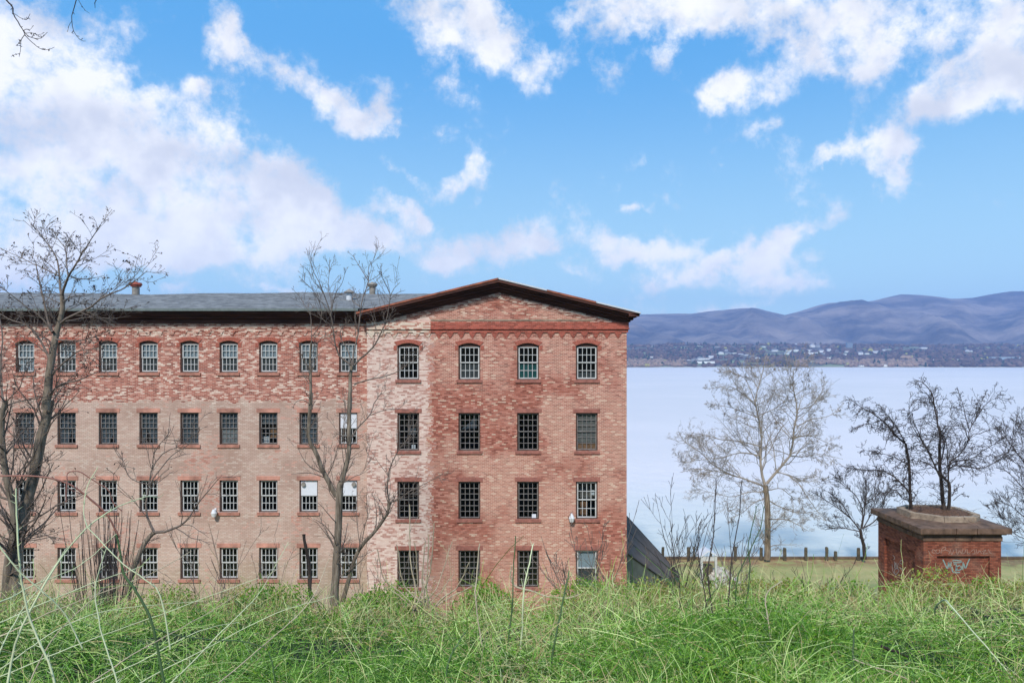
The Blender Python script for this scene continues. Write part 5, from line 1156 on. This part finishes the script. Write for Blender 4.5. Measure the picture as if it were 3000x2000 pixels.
# ============================================================ RIVERSIDE FURNITURE
ORD = ['leftmost', 'second', 'third', 'fourth', 'fifth', 'sixth', 'seventh', 'eighth', 'ninth', 'tenth', 'rightmost']
for i, (px, top, r) in enumerate(((1942, 1602, .11), (2017, 1602, .13), (2033, 1600, .06), (2083, 1604, .09), (2154, 1600, .12), (2230, 1603, .12), (2299, 1604, .13), (2361, 1603, .12), (2422, 1602, .12), (2448, 1614, .12), (2515, 1604, .12))):
    Yd = 56.0; x = (px-1500)*Yd/F; z1 = CZ+(HZ-top)*Yd/F
    b = MB(); n = 10; rg = random.Random(i)
    for q, (z, rr) in enumerate(((-.3, r*1.02), (.3, r), (z1*.7, r*.97), (z1-.03, r*.96), (z1, r*.8))):
        for s in range(n): a = 2*math.pi*s/n; b.v.append((x+rr*math.cos(a)*rg.uniform(.93, 1.07)+.03*q*rg.uniform(-1, 1)*.2, Yd+rr*math.sin(a), z+(.02*rg.uniform(-1, 1) if q > 2 else 0)))
    for q in range(4): b.f += [(q*n+s, q*n+(s+1) % n, (q+1)*n+(s+1) % n, (q+1)*n+s) for s in range(n)]
    b.f.append(tuple(4*n+s for s in range(n)))
    kind = 'thin' if r < .08 else ('short' if top > 1610 else 'weathered')
    tag(b.build('mooring_post', M['post']), f'{kind} timber post at the river edge, {ORD[i]} of eleven from the left' if 0 < i < 10 else f'weathered timber post at the river edge, {ORD[i]} of the eleven', 'post', 'timber posts along the river edge')
# pale heap with a broken white shelter
root = thing('rubble_heap', 'heap of pale rubble with a small white roofed shelter behind the saplings', 'rubble', (13.6, 50, 0)); V = []; Q = []; o = 0
ico = bpy.data.meshes.new('tmp'); import bmesh
bm = bmesh.new(); bmesh.ops.create_icosphere(bm, subdivisions=1, radius=1); IV = np.array([v.co[:] for v in bm.verts]); IF = np.array([[v.index for v in f.verts] for f in bm.faces]); bm.free(); bpy.data.meshes.remove(ico)
for k in range(230):
    cx = 14.0+rng.normal()*.45; cy = 50+rng.normal()*.45; hh = 1.15*math.exp(-((cx-14)**2+(cy-50)**2)/.9); r = rng.uniform(.08, .2)
    v = IV*rng.uniform(.6, 1.3, 3)*r*(1+.25*rng.normal(size=(len(IV), 1))); V.append(v+(cx, cy, hh*rng.uniform(.6, 1))); Q.append(IF+o); o += len(IV)
mesh_np('rubble', np.concatenate(V), np.concatenate(Q), M['rubble'], root, per=3)
MB().prism([(12.55, 0, 2.0), (13.1, 0, 2.45), (13.75, 0, 2.1), (13.75, 0, 2.02), (13.1, 0, 2.36), (12.55, 0, 1.92)], (0, 49.4, 0), (0, 50.6, 0)).build('roof', M['panel'], root)
MB().box(12.6, 12.75, 49.45, 49.6, 0, 1.95).box(13.55, 13.7, 49.45, 49.6, 0, 2.02).box(12.76, 13.54, 49.46, 49.52, 1.72, 2.0).build('frame', M['white'], root)
MB().box(12.78, 13.5, 49.8, 50.4, 0, 1.3).build('dark_interior', M['post'], root)  # solid dark block stands in for the shade inside the shelter

# ============================================================ FAR SHORE WOODS AND HOUSES
def depth_for(py, px):
    Dg = np.linspace(2112, 3600, 1500); r = HZ-(far_z(Dg, np.full_like(Dg, px))-CZ)*F/Dg; i = int(np.argmin(np.abs(r-py))); return Dg[i]
bm = bmesh.new(); bmesh.ops.create_icosphere(bm, subdivisions=2, radius=1); IV = np.array([v.co[:] for v in bm.verts]); IF = np.array([[v.index for v in f.verts] for f in bm.faces]); bm.free()
KV = []
for s in range(8):
    v = IV*(1+.22*rng.normal(size=(len(IV), 1))); v[:, 2] = np.maximum(v[:, 2], -.6); KV.append(v)
HOUSES = []
def A9(l): return [(1800+x/3.92, 820+y/3.92, w/3.92, h/3.92, k) for x, y, w, h, k in l]
def A10(l): return [(2400+x/3.92, 820+y/3.92, w/3.92, h/3.92, k) for x, y, w, h, k in l]
HOUSES += A9([(990, 915, 70, 34, 'w'), (1060, 912, 50, 30, 'w'), (1130, 900, 90, 36, 'w'), (920, 918, 60, 24, 'g'), (1020, 955, 235, 26, 'l'), (1222, 850, 50, 34, 'w'), (1300, 850, 60, 22, 'g'), (1380, 845, 50, 20, 'w'), (1450, 860, 55, 18, 'g'), (1520, 865, 55, 18, 'w'), (1580, 880, 50, 20, 'g'), (1640, 900, 45, 20, 'w'),
  (1840, 820, 60, 30, 'w'), (2005, 822, 60, 36, 'w'), (2085, 765, 55, 36, 'w'), (2085, 820, 50, 38, 'w'), (2165, 800, 50, 28, 'd'), (2275, 770, 50, 40, 'w'), (2335, 772, 40, 36, 'g'), (2250, 850, 170, 24, 'l'), (2235, 822, 70, 26, 'w'), (2285, 940, 75, 24, 'w'), (1185, 772, 60, 18, 'g'), (975, 742, 35, 28, 'w'), (1290, 812, 55, 16, 'w'),
  (340, 770, 44, 24, 'w'), (260, 780, 40, 20, 'w'), (180, 785, 44, 22, 'w'), (440, 745, 30, 18, 'g'), (850, 940, 90, 30, 'd'), (1700, 965, 60, 16, 'd'), (1820, 975, 130, 18, 'g'), (1990, 850, 60, 22, 'w'), (1715, 770, 30, 20, 'w'), (430, 890, 40, 22, 'w'), (1480, 960, 70, 16, 'd')])
HOUSES += A10([(20, 830, 50, 40, 'w'), (60, 850, 44, 30, 'g'), (110, 815, 40, 28, 'w'), (200, 825, 44, 24, 'd'), (320, 828, 48, 26, 'w'), (300, 862, 44, 18, 'w'), (470, 855, 52, 40, 'w'), (548, 852, 40, 28, 'w'), (650, 838, 85, 26, 'w'), (740, 812, 44, 24, 'w'), (790, 800, 36, 20, 'g'), (905, 780, 20, 18, 'w'), (985, 782, 70, 26, 'w'), (1050, 782, 50, 22, 'w'), (1120, 784, 60, 24, 'w'), (1200, 788, 80, 26, 'w'),
  (1012, 722, 40, 16, 'w'), (1700, 822, 34, 26, 'w'), (1740, 822, 30, 22, 'w'), (1600, 922, 690, 16, 'l'), (2110, 918, 270, 42, 'b'), (2310, 900, 26, 22, 'w'), (485, 990, 55, 24, 'w'), (742, 992, 110, 28, 'p'), (345, 770, 60, 66, 't'), (1680, 780, 30, 24, 'g'), (110, 900, 70, 14, 'l'), (2250, 770, 30, 16, 'w')])
XS = np.array([h[0] for h in HOUSES]); YS = np.array([h[1] for h in HOUSES])
NC = 9500
px = rng.uniform(1560, 3500, NC); px[:1500] = rng.uniform(-2500, 1560, 1500); py = 1003+72*rng.uniform(0, 1, NC)**.85
tint = rng.uniform(.0, .42, NC); V = []; Q = []; T = []; o = 0
Dgrid = np.linspace(2112, 3600, 1200)
for i in range(NC):
    a, b_ = px[i], py[i]
    near = (np.abs(XS-a) < 9) & (b_-YS > -1.0) & (b_-YS < 9)
    if near.any(): continue
    if 2010 < a < 2230 and 1046 < b_ and rng.random() < .75: continue      # open slope below the town
    if 2240 < a < 2300 and 1028 < b_ < 1045: continue
    if 2360 < a < 2480 and b_ > 1068: continue
    if 1 == 1:
        r_ = HZ-(far_z(Dgrid, np.full_like(Dgrid, a))-CZ)*F/Dgrid; D_ = Dgrid[int(np.argmin(np.abs(r_-b_)))]
    x_ = (a-1500)*D_/F; g_ = float(far_z(D_, a)); s = rng.uniform(4.5, 8.5)*(1.1 if b_ < 1015 else 1)
    tn = tint[i]
    if rng.random() < (.16 if 1990 < a < 2420 else .07): tn = .62; sc = (s*.45, s*.45, s*1.15)
    else:
        sc = (s, s, s*rng.uniform(.65, 1.0))
        if b_ > 1058 and (a < 2010 or 2330 < a < 2720): tn = rng.uniform(.44, .54)
        if rng.random() < .012: tn = .92
    v = KV[i % 8]*sc+(x_, D_, g_+sc[2]*.55); V.append(v); Q.append(IF+o); o += len(v); T.append(np.full(len(IF), tn)+rng.normal(size=len(IF))*.02)
M['farwood'] = mat('far_tree_crowns', rough=1, build=tinted([(0, (.055, .034, .028)), (.2, (.10, .062, .048)), (.42, (.17, .11, .08)), (.5, (.34, .23, .16)), (.6, (.014, .035, .018)), (.8, (.03, .05, .02)), (.95, (.42, .38, .08))]))
tag(mesh_np('far_woods', np.concatenate(V), np.concatenate(Q), M['farwood'], tint=np.concatenate(T), per=3, smooth=True), 'bare purplish woods with dark evergreens covering the far bank', 'woods', kind='stuff')
for (px_, py_, s, tn, lb) in ((2172, 1027, 7, .95, 'bright yellow willow on the hillside above the open slope of the far town'), (2632, 1060, 7, .93, 'yellow willow beside a large tan tree at the far water edge'), (2655, 1056, 15, .50, 'largest tan bare tree at the far water edge right of the pavilion'), (2530, 1022, 6, .90, 'yellow green tree among the far hillside houses')):
    D_ = depth_for(py_+3, px_); x_ = (px_-1500)*D_/F; g_ = float(far_z(D_, px_)); root = thing('far_tree', lb, 'tree', (x_, D_, g_))
    vv = []; qq = []; oo = 0
    for q in range(9):
        v = KV[q % 8]*s*rng.uniform(.35, .6)*np.array([1, 1, .8])+(x_+rng.normal()*s*.45, D_+rng.normal()*s*.4, g_+s*(.6+.35*rng.random())); vv.append(v); qq.append(IF+oo); oo += len(v)
    mesh_np('crown', np.concatenate(vv), np.concatenate(qq), M['farwood'], root, tint=np.full(oo//len(IV)*len(IF), tn), per=3, smooth=True)
    MB().cyl((x_, D_), .5, .4, g_-1, g_+s*.6).build('trunk', M['darkbark'], root)
hm = {'w': mat('white_house_wall', (.84, .84, .82), .8, var=.1), 'g': mat('grey_house_wall', (.38, .38, .38), .8, var=.15), 'd': mat('dark_house_wall', (.16, .12, .11), .8, var=.2), 'l': None}
hm['l'] = hm['p'] = hm['w']; hm['b'] = mat('blue_grey_metal_wall', (.32, .42, .50), .6, var=.1); hm['t'] = mat('tower_block_wall', (.22, .27, .33), .7, var=.15)
rf = [mat('grey_far_roof', (.22, .22, .24), .9), mat('brown_far_roof', (.20, .14, .12), .9), mat('pale_far_roof', (.5, .5, .52), .8)]; wm = mat('far_window', (.05, .06, .08), .3)
NTH = ['first', 'second', 'third', 'fourth', 'fifth', 'sixth', 'seventh', 'eighth', 'ninth', 'tenth', 'eleventh', 'twelfth', 'thirteenth', 'fourteenth']
LMK = [(0, 'the mill corner'), (2050, 'the far white shed'), (2172, 'the yellow willow'), (2330, 'the steep green field'), (2484, 'the dark tower'), (2632, 'the tan shore tree')]
order = sorted(range(len(HOUSES)), key=lambda i: HOUSES[i][0]); cnt = {}
for n_, i in enumerate(order):
    px_, py_, w_, h_, kd = HOUSES[i]; D_ = depth_for(py_, px_); x_ = (px_-1500)*D_/F; g_ = float(far_z(D_, px_)); ww_ = w_*D_/F*1.08; hh = max(3.5, h_*D_/F*.8); dd = min(14, max(8, ww_*.7))
    band = 'at the water edge' if py_ > 1055 else ('on the lower slope' if py_ > 1032 else 'on the upper slope')
    lm = [l for l in LMK if l[0] <= px_][-1][1]; key = (lm, band); cnt[key] = cnt.get(key, 0)+1
    kn = {'w': 'white house', 'g': 'grey house', 'd': 'dark house', 'l': 'long white building', 'b': 'blue grey warehouse', 'p': 'white pavilion', 't': 'dark apartment tower'}[kd]
    root = thing('apartment_tower' if kd == 't' else ('warehouse' if kd in 'lb' else 'far_house'), f'{kn} {band}, {NTH[cnt[key]-1]} one right of {lm}', 'building', (x_, D_, g_), 'buildings across the river')
    zb = g_-2; zt_ = g_+hh*(.62 if kd in 'wgd' else 1)
    MB().box(x_-ww_/2, x_+ww_/2, D_-dd/2, D_+dd/2, zb, zt_).build('wall', hm[kd], root)
    if kd in 'wgd':
        if i % 2: MB().prism([(x_-ww_/2-.4, 0, zt_), (x_+ww_/2+.4, 0, zt_), (x_, 0, zt_+hh*.5)], (0, D_-dd/2-.4, 0), (0, D_+dd/2+.4, 0)).build('roof', rf[i % 3], root)
        else: MB().prism([(0, D_-dd/2-.4, zt_), (0, D_+dd/2+.4, zt_), (0, D_, zt_+hh*.5)], (x_-ww_/2-.4, 0, 0), (x_+ww_/2+.4, 0, 0)).build('roof', rf[i % 3], root)
    else: MB().box(x_-ww_/2-.5, x_+ww_/2+.5, D_-dd/2-.5, D_+dd/2+.5, zt_+.01, zt_+.6).build('roof', rf[2 if kd != 't' else 0], root)
    if kd in 'wgdpt':
        nx = max(2, int(ww_/4)); nz = 1 if kd != 't' else 7
        b = MB()
        for q in range(nx):
            for r_ in range(nz):
                xx = x_-ww_/2+ww_*(q+.5)/nx; zz = g_+.8+(zt_-g_-.8)*(r_+.25)/nz; b.box(xx-.8, xx+.8, D_-dd/2-.08, D_-dd/2-.01, zz, zz+min(1.8, (zt_-g_)/nz*.5))
        tag(b.build('window', wm, root), kind='stuff' if False else None)
# haze over the river valley
b = MB().box(-11500, 11500, -70, 7900, -6, 690)
hz = b.build('haze', None); hz.data.materials.clear(); hmat = bpy.data.materials.new('valley_haze'); hmat.use_nodes = True; tt_ = NT(hmat.node_tree); tt_.n.remove(tt_.n['Principled BSDF'])
pv = tt_.new('ShaderNodeVolumePrincipled'); pv.inputs['Color'].default_value = (.38, .56, 1, 1); pv.inputs['Density'].default_value = .00011; pv.inputs['Anisotropy'].default_value = .0
tt_.l.new(pv.outputs[0], tt_.n['Material Output'].inputs['Volume']); hz.data.materials.append(hmat); tag(hz, 'thin blue haze filling the air over the river valley', 'haze', kind='stuff')
for o in bpy.data.objects:
    if o.get('label') and len(o['label'].split()) > 16: print('LONG', o['label'])
SC.cycles.volume_step_rate = 10; SC.cycles.volume_max_steps = 32; SC.cycles.volume_bounces = 1
SC.cycles.transparent_max_bounces = 8; SC.cycles.max_bounces = 6
